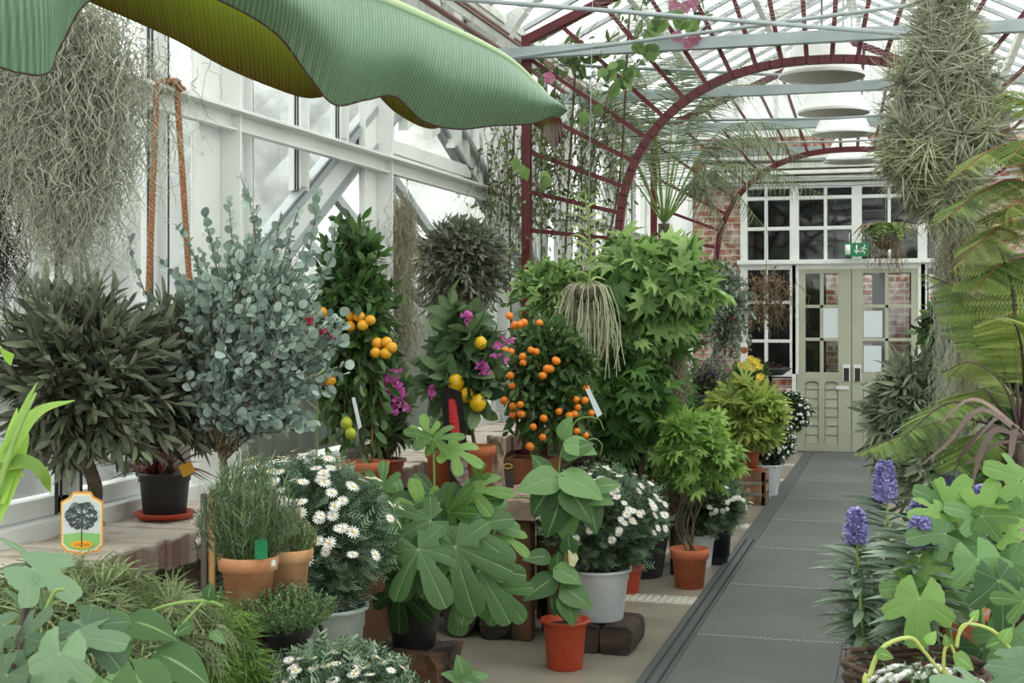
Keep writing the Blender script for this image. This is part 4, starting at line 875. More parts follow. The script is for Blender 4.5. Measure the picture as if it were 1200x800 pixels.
for k in range(3):
    a = k * 2.094 + .5; P = [(sp[0] + .166 * cos(a), sp[1] + .166 * sin(a), SZ - .01), (sp[0] + .2 * cos(a), sp[1] + .2 * sin(a), SZ - .27), (sp[0] + .2 * cos(a), sp[1] + .2 * sin(a), .15), (sp[0] + .25 * cos(a), sp[1] + .25 * sin(a), .008)]; stem(t, P, .007, .007, IRON, 'leg')
def herb(name, label, px, py, D, r, h, pm, hgt, spread, n, per, tpl, size, mat, ang=60, style='clay', lx=0.):
    b = at(px, py, D); b[2] = b[2] if style != 'z' else b[2]; t = thing(name, label, 'potted plant', b); pot(t, b, r, h, pm, style='clay', rim=.27, taper=.72)
    top = b + (0, 0, h * .86); P = []
    for i in range(n):
        a = rng.random() * 6.28; q = rng.random() ** .6; e = top + (cos(a) * spread * q + lx, sin(a) * spread * q, hgt * (1.05 - .5 * q * q) * rng.uniform(.75, 1.08)); s0 = top + (cos(a) * r * .7 * q, sin(a) * r * .7 * q, 0)
        k = np.linspace(0, 1, 6)[:, None]; P.append(s0 + (e - s0) * k + np.sin(k * pi) * np.array((cos(a), sin(a), 0)) * .02 + rng.normal(size=(6, 3)) * .003)
    P = np.array(P); O, D_, N = along(P, per, .08, ang, .5, .25); m = MB(); m.leaves(tpl, O, D_, N, size * rng.uniform(.7, 1.2, len(O))); m.build('foliage', mat, t)
    g = MB(); sticks(g, P, .0018, .001, 3); g.build('stems', GSTM, t); return t
pr_ = at(291, 717, 4.02); pr_[2] = SZ + .0; 
t = herb('potted_rosemary', 'tall rosemary in the front terracotta pot with a green label', 291, HY + (EYE - SZ) * F / 3.98, 3.98, .085, .158, TERP, .3, .15, 120, 44, T_NEEDLE, .034, L_ROS, 55)
GLB = pbr('green plastic label', rgb((30, 128, 84)), .35); wedge_label(t, 306, 655, 3.88, .036, .062, GLB); wedge_label(t, 320.5, 663, 3.91, .012, .018, WHT, 'price_sticker')
t = herb('potted_thyme', 'pale clipped thyme in the rear lime-stained terracotta pot', 337, HY + (EYE - SZ) * F / 4.16, 4.16, .075, .148, TERL, .14, .085, 190, 34, T_OVAL, .0085, L_THY, 60)
t = herb('potted_thyme', 'fine green thyme on the lower tray below the terracotta pots', 338, 770, 3.93, .07, .09, BPL, .125, .15, 210, 34, T_OVAL, .0095, L_THG, 60)
# ---- stakes and eucalyptus
for px, lab, mt in ((241, 'dark slim cane leaning against the brick ledge', pbr('dark cane', rgb((78, 66, 56)), .6)), (250, 'light bamboo cane beside the dark cane at the ledge', BAMB)):
    m = MB(); b = at(px - 2, 600, 4.42); m.tube([(b[0] + .02, b[1] - .03, 0), b + (0, 0, .06)], .011, 10); tag(m.build('cane', mt, org=(b[0], b[1], 0)), lab, 'cane')
e0 = at(262, 700, 4.7); e0[2] = 0
t = thing('potted_eucalyptus', 'tall blue-green round-leaved eucalyptus tree in front of the windows', 'potted tree', e0); pot(t, e0, .12, .22, BPL, style='nursery')
fk = at(262, 520, 4.75); stem(t, [e0 + (0, 0, .19), (e0 + fk) / 2, fk], .016, .012, TWIG, 'trunk')
P1 = twigs(at(302, 400, 4.85), (.35, .26, .41), 230, fk, k=6, shell=(.6, 1.05), zmin=-.75, inner=.15, arch=.1); P1 = P1[P1[:, -1, 2] < 3]
sh = []
for px, py in ((282, 205), (268, 235), (372, 225), (350, 245), (240, 250), (205, 262), (150, 275), (300, 240), (392, 265), (185, 300), (330, 250)):
    e = at(px, py, 4.85 + rng.normal() * .08); k = np.linspace(0, 1, 6)[:, None]; s0 = at(290 + (px - 290) * .35, 400, 4.85); sh.append(s0 + (e - s0) * k + np.sin(k * pi) * rng.normal(size=3) * .03)
P1 = np.vstack([P1, np.array(sh)]); O, D_, N = along(P1, 30, .15, 70, .2, .7); m = MB(); keep = rng.random(len(O)) < .92
m.leaves(T_ROUND, O[keep], D_[keep], N[keep] - FW * .5, .034 * rng.uniform(.5, 1.2, keep.sum())); m.build('foliage', L_EUC, t); m = MB(); sticks(m, P1, .0045, .0012, 4); m.build('branches', TWIG, t)

# ---- dark olives on the ledge
b = on(100, 632, LT); t = thing('olive_tree', 'dark broad-leaved olive tree standing behind the picture tag on the ledge', 'tree', b); pot(t, b, .055, .06, BPL, style='nursery')
c = at(95, 445, 4.75); stem(t, [b + (0, 0, .04), at(112, 575, 4.85), (b + c) / 2 + (0, 0, .05), c], .03, .018, BARK, 'trunk')
bush(t, c, (.37, .27, .35), 420, 17, T_LANCE, .08, L_OLV, shell=(.6, 1.08), up=.3, ang=42, zmin=-.8, t0=.2, src=c - (0, 0, .15), r0=.005, W=.9)
b = on(193, 606, LT); saucer_c = b.copy()
t = thing('potted_olive', 'second dark olive rising from the black pot on an orange saucer', 'potted tree', b); saucer(t, b, .118, ORP); pot(t, b + (0, 0, .008), .1, .17, BPL, style='nursery', taper=.82)
c = at(212, 445, 4.95); c[0] = max(c[0], -2.68); stem(t, [b + (.02, 0, .15), (b + c) / 2 + (.0, 0, .05), c], .014, .01, BARK, 'trunk')
bush(t, c, (.26, .24, .29), 290, 17, T_LANCE, .07, L_OLV, shell=(.6, 1.1), up=.3, ang=42, zmin=-.8, t0=.2, src=c - (0, 0, .15), r0=.004, W=.9)
m = MB(); o_ = wedge_label(t, 222, 556, 5.0, .05, .045, pbr('orange care tag', rgb((232, 172, 40)), .5), tilt=25)
t = thing('cordyline', 'dark red spiky cordyline growing in the black pot', 'plant', b + (-.02, -.02, .15)); m = MB()
for k in range(46):
    a = k * 2.4; el = rng.uniform(.25, 1.35); d = np.array((cos(a) * cos(el), sin(a) * cos(el), sin(el))); l = rng.uniform(.16, .32); s0 = b + (-.02, -.02, .15) + rng.normal(size=3) * .006
    ribbon(m, [s0, s0 + d * l * .5, s0 + d * l - UP * l * .3 * (1.4 - el)], .007, 9, r=rng.random())
m.build('foliage', L_CRD, t)
# picture tag
D = 4.3; t0_ = at(96, 655, D); t = thing('picture_tag', 'ornate orange-edged tag with a tree picture standing before the olive trunk', 'plant tag', (t0_[0], t0_[1], t0_[2] - .3))
def tagout(sc=1., dz=0.): 
    w_, h_ = .067 * sc, .1 * sc; P = [(-w_, -h_ * .72), (-w_ * .75, -h_ * .9), (0, -h_), (w_ * .75, -h_ * .9), (w_, -h_ * .72), (w_, h_ * .68), (w_ * .8, h_ * .76), (w_ * .55, h_ * .84), (w_ * .42, h_), (-w_ * .42, h_), (-w_ * .55, h_ * .84), (-w_ * .8, h_ * .76), (-w_, h_ * .68)]
    cc = at(96, 613, D) - FW * dz; return [cc + RT * x + UP * z for x, z in P]
m = MB(); m.slab(tagout(), FW * .003); m.build('orange_border', pbr('tag orange', rgb((226, 158, 66)), .4), t, smooth=False)
m = MB(); m.slab(tagout(.93, .001), FW * .002); m.build('cream_edge', pbr('tag cream', rgb((240, 224, 180)), .4), t, smooth=False)
m = MB(); m.slab(tagout(.87, .002), FW * .002); pic_ = m.build('picture', pbr('tag sky and grass', rgb((206, 214, 214)), .35), t, smooth=False)
cc = at(96, 613, D) - FW * .0026; m = MB(); m.slab([cc + RT * x + UP * z for x, z in ((-.057, -.062), (-.04, -.078), (0, -.086), (.04, -.078), (.057, -.062), (.057, -.032), (0, -.028), (-.057, -.034))], FW * .0015); m.build('grass_print', pbr('tag green', rgb((138, 196, 112)), .4), pic_, smooth=False)
m = MB(); n = 900; a = rng.random(n) * 6.28; q = np.sqrt(rng.random(n)); m.leaves(T_OVAL, [cc - FW * .0006 + RT * (cos(i) * j * .05) + UP * (.024 + sin(i) * j * .042) for i, j in zip(a, q)], [RT * cos(i * 7) + UP * sin(i * 7) for i in a], np.tile(-FW, (n, 1)), .007); m.bar(cc - FW * .001 - UP * .075, cc - FW * .001 + UP * .02, .003, .001, up=FW); m.build('tree_print', pbr('tag dark leaves', rgb((66, 76, 82)), .4), pic_)
m = MB(); th = np.linspace(0, 2 * pi, 25)[:-1]; m.slab([cc - FW * .0012 + RT * cos(i) * .036 + UP * (-.066 + sin(i) * .013) for i in th], FW * .001); m.build('oval_badge', pbr('badge orange', rgb((240, 176, 40)), .4), t, smooth=False)
m = MB(); m.tube([cc - FW * .0022 + RT * x + UP * (-.066 + .004 * sin(x * 420)) for x in np.linspace(-.022, .026, 40)], .0009, 4); m.build('script_mark', pbr('badge red', rgb((170, 60, 30)), .5), t)
m = MB(); m.tube([t0_ - (0, 0, .3) + FW * .006, at(96, 600, D) + FW * .006], .003, 6); m.build('stake', GSTM, t)

# ---- ropes over the rail
for (px0, py0, px1, py1, lab) in ((184, 128, 174, 345, 'left strand of orange sisal rope hanging from the window rail'), (207, 124, 222, 330, 'right strand of orange sisal rope hanging from the window rail with frayed knot')):
    a = atX(px0, py0, -2.81); b2 = atX(px1, py1, -2.78); a[2] = rz + .04; b2[0] = -2.78; m = MB(); n = 90; k = np.linspace(0, 1, n)[:, None]; C = a + (b2 - a) * k
    for s in range(3): w_ = k[:, 0] * 90 + s * 2.094; m.tube(C + np.stack([np.cos(w_), np.sin(w_), 0 * w_], 1) * .0065, .0075, 6)
    o = m.build('rope', ROPE, org=a); tag(o, lab, 'rope', 'sisal ropes on the window rail')
    if px0 > 200:
        m = MB(); th = np.linspace(0, 6 * pi, 60); m.tube(np.stack([-2.85 + .06 * np.cos(th), a[1] - .02 + .05 * np.sin(th) * .5 - .03 + th * .004, rz + .045 + .014 * np.sin(th * 1.3)], 1), .011, 6); 
        for _ in range(160): curly(m, np.array((-2.84, a[1] + rng.uniform(-.07, .05), rz + .06)) + rng.normal(size=3) * .012, .03, .0012, 5, .012)
        m.build('frayed_knot', ROPE, o)

# ---- moss
def moss(label, tops, n, ln, mat, rad=.0012, sway=.012, prof=None, name='spanish_moss', core=True, cat='moss'):
    """tops: list of (px,py,D,half width px,length px)"""
    p0 = at(*tops[0][:3]); t = thing(name, label, cat, p0); m = MB()
    for (px, py, D, hw, L_) in tops:
        for _ in range(n // len(tops)):
            f = rng.random() ** 1.1; w_ = hw * (prof(f) if prof else 1); a = rng.normal() * .5; q = at(px + a * w_, py + f * L_, D + rng.normal() * .06); curly(m, q, ln * rng.uniform(.5, 1.3), rad * rng.uniform(.7, 1.2), 11, sway, r=rng.random())
    m.build('strands', mat, t); return t
t = moss('large grey curtain of spanish moss hanging at the upper left', [(78, -10, 3.6, 75, 215)], 3600, .2, MOSS, .0014, .013, lambda f: .55 + .75 * sin(pi * min(1, f * .9 + .1)))
m = MB(); p0 = at(78, -10, 3.6)
for _ in range(500): f = rng.random(); curly(m, at(80 + rng.normal() * 24, 200 + f * 90, 3.6 + rng.normal() * .05), .1, .0009, 10, .012, r=rng.random())
m.build('wispy_tips', MOSS, t); m = MB(); m.tube([p0 - (0, 0, .3), (p0[0], p0[1], 4.15)], .004, 6); m.build('hanging_wire', GAL, t)
t = moss('dark brown mossy bundle hanging at the far left edge', [(-14, 60, 3.9, 38, 230)], 900, .2, leafm('dark dead moss', rgb((58, 52, 46)), rgb((88, 80, 70)), trans=.05, rough=.9), .0018, .014)
m = MB(); p0 = at(-14, 60, 3.9); m.tube([p0 - (0, 0, .2), (p0[0], p0[1], 4.0)], .004, 6); m.build('hanging_wire', GAL, t)
t = moss('slim yellowish moss bunch hanging from the rail beyond the eucalyptus', [(463, 215, 8.0, 15, 190), (468, 240, 8.0, 20, 150)], 900, .25, MOSY, .0022, .016)
m = MB(); m.tube([at(463, 205, 8.05), at(463, 260, 8.0)], .004, 5); m.build('hook', GAL, t)
t = moss('small orange tinged moss bunch hanging from the rail on a white cord', [(477, 232, 8.2, 7, 40), (474, 260, 8.2, 12, 120)], 420, .2, leafm('orange tinged moss', rgb((196, 160, 116)), rgb((206, 198, 162)), trans=.1, rough=.9), .002, .014)
m = MB(); m.tube([at(477, 206, 8.25), at(477, 240, 8.2)], .006, 5); m.build('cord', WHT, t)

# ---- banana leaf
ST = [(-70,-175,-90,50,-70,-40,2.05), (20,-150,42,88,60,-24,2.15), (70,-130,70,54,100,0,2.2), (130,-110,103,2,150,22,2.26), (190,-90,180,-26,205,47,2.32), (260,-68,256,0,265,80,2.4), (320,-45,322,38,320,103,2.46), (370,-28,360,86,360,115,2.52), (410,-14,391,122,395,110,2.58), (450,0,428,117,430,103,2.62), (490,17,462,113,465,133,2.68), (525,33,495,141,505,151,2.74), (560,49,535,151,545,138,2.8), (597,70,580,147,590,128,2.86), (625,95,620,145,633,152,2.92), (645,117,645,137,648,174,2.96), (655,132,656,138,662,158,3.0)]
A = bez(np.array(ST, float), 420); 
t = thing('banana_plant', 'huge green banana leaf arching in from the upper left above everything', 'banana plant', (-1.95, .75, 0))
BL = leafm('banana leaf upper side', rgb((112, 156, 122)), rgb((128, 168, 136)), back=rgb((132, 134, 52)), vein=rgb((164, 196, 166)), rough=.35, trans=.22, spec=.5)
BU = leafm('banana leaf maroon underside', rgb((84, 30, 24)), rgb((136, 156, 46)), rough=.4, trans=.4, spec=.4, k=1.15)
MG = pbr('maroon leaf margin', rgb((60, 34, 30)), .6)
nt_ = 26; tt = np.linspace(0, 1, nt_)
def sheet(ca, cb, dD, bulge, sag):
    G = np.zeros((len(A), nt_, 3)); vv = np.zeros((len(A), nt_)); rr = np.zeros((len(A), nt_))
    for i, st in enumerate(A):
        s = i / len(A)
        for j, q in enumerate(tt):
            px = st[0] * (1 - q) + st[ca] * q + 10 * sin(pi * q) * (1 if ca == 2 else 0); py = st[1] * (1 - q) + st[cb] * q - sag * sin(pi * q)
            ph = (s - .012 * q) * 56 * 2 * pi; w_ = .5 + .5 * sin(ph)
            D = st[6] + dD * q + bulge * sin(pi * q) + .0035 * min(1, q * 5) * abs(sin(ph / 2)) + .03 * sin(s * 19) * q * q
            G[i, j] = at(px, py, D); vv[i, j] = .98 * w_ ** 14; rr[i, j] = .5 + .5 * sin(ph * 3.1 + q)
    return G, vv, rr
G, vv, rr = sheet(2, 3, -.03, -.09, 6); m = MB(); m.grid(G, c=vv, r=rr.reshape(-1)); m.build('leaf_blade', BL, t)
m = MB(); m.tube(G[:, -1][::3], .0022, 5); m.build('leaf_margin', MG, t)
G2, vv, rr = sheet(4, 5, .13, .09, 2); qq = np.tile(1 - tt ** 1.4, (len(A), 1)) * .8 + .2 * rr; qq[350:] *= np.linspace(1, .02, 70)[:, None] ** 2; m = MB(); m.grid(G2, c=0, r=qq.reshape(-1)); tag(m.build('leaf_blade', BU, t), 'olive and maroon underside of the blade')
mid = np.array([at(s_[0], s_[1], s_[6]) for s_ in A[::8]]); P = np.vstack([[(-1.95, .75, 2.0)], [(-2.0, .95, 2.45)], mid]); 
m = MB(); m.tube(P, np.linspace(.022, .003, len(P)), 8); m.build('midrib', pbr('pale midrib', rgb((170, 190, 150)), .4), t)
m = MB(); m.lathe([(.09, 0), (.085, .6), (.06, 1.5), (.03, 2.05), (.001, 2.1)], (-1.95, .75, 0), 16); m.build('trunk', pbr('banana stalk', rgb((120, 130, 80)), .6), t)

# ---- foreground left plants
t = thing('threadleaf_maple', 'spreading grey-green threadleaf maple filling the lower left corner', 'shrub', (*at(110, 800, 3.25)[:2], 0)); b = ORI[t.name]; pot(t, b, .17, .26, BPL, style='nursery')
c = at(95, 752, 3.3); stem(t, [b + (0, 0, .2), b + (.02, 0, .4), c - (0, 0, .1)], .018, .012, BARK, 'trunk')
bush(t, c, (.36, .3, .19), 240, 8, T_THREAD, .085, L_MAP, shell=(.8, 1.02), zmin=-.1, up=1.2, t0=.35, arch=.35, ang=70, r0=.004, src=c - (0, 0, .1))
t = thing('threadleaf_maple', 'bright green threadleaf maple right of the grey-green one, below the canes', 'shrub', (*at(215, 800, 3.5)[:2], 0)); b = ORI[t.name]; pot(t, b, .14, .24, BPL, style='nursery')
c = at(205, 790, 3.5); stem(t, [b + (0, 0, .2), b + (0, 0, .4), c - (0, 0, .08)], .014, .01, BARK, 'trunk')
bush(t, c, (.26, .22, .2), 210, 8, T_THREAD, .075, L_MAG, shell=(.8, 1.02), zmin=-.1, up=1., t0=.35, arch=.3, ang=70, r0=.003, src=c - (0, 0, .1))
# large-leaved plant with vine
t = thing('hibiscus_sapling', 'young plant with large dull green lobed leaves in the bottom left corner', 'plant', (*at(20, 900, 2.3)[:2], 0)); b = ORI[t.name]; pot(t, b, .12, .22, TER)
j1 = at(24, 770, 2.35); stem(t, [b + (0, 0, .2), at(5, 850, 2.3), j1, at(30, 715, 2.4), at(38, 660, 2.42)], .011, .006, DSTM, 'stem'); stem(t, [j1 + (0, 0, -.02), at(60, 700, 2.35), at(75, 690, 2.35)], .004, .003, GSTM, 'stem')
m = MB()
for a in ((20, 775, 2.28, .09, -60), (45, 752, 2.3, .1, -25), (8, 778, 2.25, .09, -130), (62, 785, 2.25, .1, -75), (-5, 745, 2.3, .08, 150), (30, 735, 2.3, .08, 60), (5, 720, 2.3, .07, 200)): put(m, T_FIG3, a[0], a[1] + 12, a[2], a[3] * .8, a[4], face=(rng.normal() * .15, .75, .6))
for a in ((38, 665, 2.4, .11, -20), (38, 662, 2.42, .08, 175), (36, 655, 2.45, .07, 130), (40, 668, 2.38, .07, -70), (5, 690, 2.4, .08, -30), (80, 748, 2.2, .11, 10), (100, 735, 2.22, .1, -40), (70, 765, 2.15, .1, -100)): put(m, T_LONG if a[3] < .1 else T_FIG3, a[0], a[1], a[2], a[3] * (1 if a[3] < .1 else .85), a[4], face=(rng.normal() * .2, .8, .5))
m.build('foliage', L_GRY, t)
t = thing('climbing_bean', 'twining pale green bean vine with heart-shaped leaves over the maples', 'climber', (*at(150, 900, 2.6)[:2], 0)); b = ORI[t.name]; pot(t, b, .1, .2, TER)
v1 = [at(136, 800, 2.6), at(150, 755, 2.65), at(170, 722, 2.7), at(200, 708, 2.72), at(240, 704, 2.75), at(262, 711, 2.78)]; v2 = [at(180, 785, 2.6), at(192, 760, 2.65), at(215, 730, 2.7), at(238, 705, 2.74)]
stem(t, [b + (0, 0, .18)] + v1, .005, .003, GSTM, 'stem', 30); stem(t, [v1[0] - (0, 0, .06)] + v2, .004, .0025, GSTM, 'stem', 24); m = MB()
for a in ((158, 728, 2.62, .085, -10), (192, 768, 2.6, .1, -20), (135, 800, 2.5, .09, -20), (130, 745, 2.6, .07, -60), (250, 742, 2.7, .03, -30), (130, 725, 2.6, .08, -80), (110, 805, 2.5, .09, -160), (222, 734, 2.68, .035, 200), (244, 700, 2.7, .03, 80), (160, 790, 2.5, .12, -60)): put(m, T_HEART, *a, face=(.1, .8, .5))
m.build('foliage', L_BEA, t)
t = thing('ginger_plant', 'bright green strap-leaved shoots at the left picture edge', 'plant', (*at(-30, 900, 1.9)[:2], 0)); b = ORI[t.name]; pot(t, b, .12, .25, TER)
stem(t, [b + (0, 0, .22), at(-25, 700, 1.9), at(-8, 600, 1.9), at(15, 520, 1.9), at(42, 460, 1.92)], .008, .002, GSTM, 'stem'); m = MB()
for P, w_ in (([(-5, 560), (25, 505), (50, 480), (88, 469)], .013), ([(0, 590), (8, 550), (14, 510), (20, 478)], .013), ([(0, 548), (30, 542), (50, 556), (59, 577)], .014), ([(-15, 545), (20, 541), (40, 548), (58, 570)], .009), ([(0, 530), (18, 500), (32, 470), (44, 447)], .005), ([(-12, 400), (2, 408), (10, 418), (13, 428)], .012), ([(-10, 620), (12, 560), (26, 515), (25, 508)], .016), ([(-20, 515), (-5, 525), (15, 540), (28, 560)], .008)):
    ribbon(m, [at(x, y, 1.9 + .02 * i) for i, (x, y) in enumerate(P)], w_, 14, r=rng.random(), tip=2.5)
m.build('foliage', L_STR, t)

# ---- fig in the middle
b = at(485, 757, 5.15); st_ = (b[0], b[1], 0)
block('tree_stump', 'dark rough tree stump standing under the fig plant', 'tree stump', st_, .27, .27, b[2], OLDW, bev=.02, rough=.012)
t = thing('potted_fig', 'young fig plant with big lobed green leaves in the centre foreground', 'potted plant', b); pot(t, b, .11, .19, BPL, style='nursery'); tb = b + (0, 0, .16)
for P in ([(484, 640), (482, 590), (480, 560)], [(508, 640), (509, 580), (508, 520)], [(530, 650), (545, 610), (560, 590)], [(465, 660), (455, 610), (450, 570)], [(495, 650), (510, 610), (530, 590)]): stem(t, [tb + rng.normal(size=3) * (.02, .02, 0)] + [at(x, y, 5.0 + .02 * i) for i, (x, y) in enumerate(P)], .007, .004, GSTM, 'stem')
m = MB()
FL = [(427, 613, 4.8, .235, -118, .5), (490, 643, 4.7, .24, -58, .55), (505, 610, 4.8, .2, -160, .3), (533, 640, 4.72, .27, -75, .4), (545, 618, 4.8, .23, -28, .4), (560, 668, 4.75, .24, -52, .2), (515, 590, 4.9, .2, 168, .2), (540, 588, 4.9, .17, 15, .3), (470, 600, 5.0, .19, 140, .2), (448, 570, 4.9, .1, 85, .3), (500, 655, 4.95, .2, -130, .2), (540, 690, 4.98, .2, -95, .1), (470, 690, 5.0, .2, -100, 0), (585, 690, 4.9, .17, -50, .1), (478, 625, 4.9, .17, -175, .3), (560, 610, 4.9, .17, -5, .2)]
for px, py, D, l, an, tw in FL: put(m, T_FIG, px, py, D, l * .88, an, tw, face=(rng.normal() * .12, .55, .85), r=rng.random() * .7)
for _ in range(9): a = rng.uniform(-170, -10); put(m, T_FIG, 505 + rng.normal() * 25, 650 + rng.normal() * 22, 5.1 + rng.normal() * .08, .17, a, .1, face=(rng.normal() * .3, .6, .7), r=rng.random() * .3)
m.build('foliage', L_FIG, t); m = MB()
for px, py, D, l, an in ((508, 515, 4.9, .11, 20), (506, 514, 4.9, .1, 150), (530, 527, 4.9, .12, -15), (500, 512, 4.92, .08, 95), (552, 575, 4.9, .15, 10), (560, 560, 4.95, .06, 75), (525, 600, 4.85, .13, 60), (590, 628, 4.9, .11, -25), (560, 640, 4.9, .15, -40), (495, 600, 4.9, .12, 100)): put(m, T_FIG, px, py, D, l, an, .3, face=(0, .8, .6))
m.build('young_foliage', L_FIY, t)
t = thing('seedling', 'small round-leaved seedling at the bottom edge below the fig', 'plant', (*at(540, 815, 4.5)[:2], 0)); b = ORI[t.name]; pot(t, b, .07, .16, BPL, style='nursery'); m = MB(); c = at(543, 792, 4.5); stem(t, [b + (0, 0, .13), c], .004, .003, GSTM)
for a in ((543, 792, 4.45, .07, 100), (548, 795, 4.45, .07, 20), (538, 795, 4.45, .06, 150), (545, 798, 4.4, .07, -10)): put(m, T_HEARTS, *a, face=(0, .9, .5))
m.build('foliage', L_BEA, t)

# ---- bean in the orange pot
b = on(662, 782); t = thing('potted_bean', 'climbing plant with heart-shaped leaves in an orange plastic pot on the floor', 'potted plant', b); pot(t, b, .1, .215, ORP, style='nursery', taper=.78, rim=.12)
top = b + (0, 0, .2); SP = [top, at(658, 690, 5.98), at(664, 640, 5.98), at(660, 590, 5.98), at(655, 545, 6.0), at(665, 505, 6.0)]; stem(t, SP, .006, .003, GSTM); stem(t, [top + (.02, .0, 0), at(664, 620, 6.0), at(664, 590, 6.0)], .004, .004, BAMB, 'cane')
stem(t, [at(664, 520, 6.0), at(676, 492, 6.0), at(700, 490, 6.0), at(708, 505, 6.0)], .003, .002, GSTM, 'tendril'); stem(t, [at(664, 545, 6.0), at(690, 515, 5.9), at(705, 520, 5.9), at(703, 535, 5.9)], .003, .002, GSTM, 'tendril')
stem(t, [at(575, 640, 5.9), at(590, 590, 5.9), at(605, 582, 5.9), at(645, 590, 5.95), at(652, 610, 5.98)], .003, .003, GSTM, 'tendril')
m = MB()
for a in ((645, 680, 5.9, .14, 205), (640, 652, 5.95, .1, 175), (655, 668, 5.85, .11, -20), (652, 668, 5.9, .08, 80), (664, 690, 5.85, .13, -30), (655, 700, 5.88, .11, -60), (665, 700, 5.85, .12, -75), (660, 640, 5.9, .08, 20), (668, 645, 5.85, .08, 100), (648, 560, 5.9, .16, 190), (650, 565, 5.92, .17, 230), (665, 560, 5.85, .17, -20), (668, 575, 5.85, .16, -50), (680, 575, 5.9, .15, -10), (690, 590, 5.9, .13, -70), (655, 590, 5.9, .15, -110), (664, 530, 5.9, .12, 30), (668, 520, 5.9, .12, -10), (660, 510, 5.95, .09, 75), (640, 555, 5.95, .1, 120), (700, 570, 5.9, .1, 15), (664, 600, 5.95, .13, -95), (655, 700, 5.95, .08, -110)): put(m, T_HEART, *a, .3, face=(rng.normal() * .2, .7, .7))
m.build('foliage', L_BEA, t); m = MB(); m.slab([at(664, 626, 5.85), at(668, 624, 5.85), at(678, 655, 5.85), at(673, 664, 5.85), at(667, 662, 5.85)], FW * .002); m.build('plant_label', pbr('crumpled yellow label', rgb((176, 190, 104)), .4, c2=rgb((214, 208, 176)), scale=40), t, smooth=False)
q = on(652, 738); t = thing('plant_pot', 'tall black plastic pot beside the table leg behind the orange pot', 'pot', q); pot(t, q, .1, .26, BPL, style='nursery', fill=.5)
q = on(737, 695); t = thing('plant_pot', 'small orange pot half hidden behind the white daisy pot', 'pot', q); pot(t, q, .075, .15, ORP, style='nursery')
m = MB(); q = on(628, 700); bx = (q[0], q[1] + .1, .0); m.box((q[0] - .1, q[1] + .0, .38), (q[0] + .1, q[1] + .16, .58)) if False else None
block('planter_box', 'brown wooden planter box tucked at the right end of the table', 'planter', (-1.6, tp[1] - .05, 0), .12, .2, .56, BWN, bev=.004, rough=.001)

# ---- citrus on the table
b = at(557, 578, 6.8); b[2] = TZ; t = thing('potted_lemon', 'lemon tree with large dark leaves and yellow lemons in a terracotta pot', 'potted tree', b); pot(t, b, .1, .235, TER, rim=.2)
c = at(542, 440, 6.75); stem(t, [b + (0, 0, .2), (b + c) / 2 + (.02, 0, 0), c], .012, .008, TWIG, 'trunk')
bush(t, c, (.19, .19, .37), 75, 8, T_OVAL, .13, L_LEM, shell=(.55, 1.05), zmin=-.95, up=.35, ang=60, jit=.5, t0=.25, inner=.6)
for px, py, D, s in ((534, 449, 6.6, .082), (560, 472, 6.58, .082), (547, 463, 6.6, .072), (563, 402, 6.6, .06)): inst('lemon', LEMN, at(px, py, D), t, rot=(.4, .3, 0), s=s)
for px, py in ((550, 370), (595, 397), (583, 402), (567, 430), (583, 417), (546, 374), (504, 458), (572, 431), (563, 429), (506, 462)):
    for _ in range(3): inst('bract', MAGM, at(px + rng.normal() * 3, py + rng.normal() * 3, 6.55), t, rot=rng.normal(size=3) * 2, s=.03)
b = at(519, 570, 7.0); b[2] = TZ; t = thing('potted_bottlebrush', 'low plant in the terracotta pot behind the black picture label', 'potted plant', b); pot(t, b, .09, .2, TER); bush(t, b + (0, 0, .25), (.09, .09, .1), 30, 10, T_LANCE, .05, L_SHR, shell=(.7, 1.), zmin=0, src=b + (0, 0, .2))
a = at(541, 588, 6.66); u1 = at(528, 462, 6.38); t = thing('picture_label', 'tall black label with a red bottlebrush flower among the citrus pots', 'plant label', (a[0], a[1], TZ)); m = MB(); w_ = .05
ax = nrm(u1 - a); sx = nrm(np.cross(FW, ax)); h_ = np.linalg.norm(u1 - a); a = a + UP * max(0, TZ + .004 - a[2])
m.slab([a - sx * w_, a + sx * w_, a + sx * w_ + ax * h_ * .95, a + ax * h_, a - sx * w_ + ax * h_ * .97], FW * .003); crd_ = m.build('label_card', pbr('black label', rgb((34, 32, 34)), .35), t, smooth=False)
m = MB(); cc = a + ax * h_ * .66 - FW * .002; n = 420; k = rng.uniform(-1, 1, n); wid = np.sqrt(1 - k ** 2); O = [cc + ax * i * .15 for i in k]; Dd = [sx * s * (.6 + .4 * rng.random()) * j + ax * rng.normal() * .2 for s, j in zip(rng.choice([-1, 1], n), wid)]
m.leaves(T_NEEDLE, O, Dd, np.tile(-FW, (n, 1)), .04 * (wid * .8 + .2), W=.8); m.build('bottlebrush_print', pbr('label red', rgb((226, 52, 60)), .5), crd_)
m = MB(); cc = a + ax * h_ * .2 - FW * .001; m.slab([cc - sx * .045 + ax * .03, cc + sx * .02 - ax * .1, cc + sx * .045 - ax * .02, cc + sx * .045 + ax * .1, cc - sx * .03 + ax * .12], FW * .0008); m.build('photo_print', pbr('label pale photo', rgb((196, 178, 176)), .5, c2=rgb((90, 80, 80)), scale=30), crd_, smooth=False)
b = at(624, 560, 7.25); b[2] = TZ; t = thing('potted_kumquat', 'bushy kumquat tree covered in small oranges in a brown box planter', 'potted tree', b); m = MB()
for (x0, y0, x1, y1) in ((-.12, -.1, .12, -.088), (-.12, .088, .12, .1), (-.12, -.088, -.108, .088), (.108, -.088, .12, .088)): m.box((b[0] + x0, b[1] + y0, TZ), (b[0] + x1, b[1] + y1, TZ + .13))
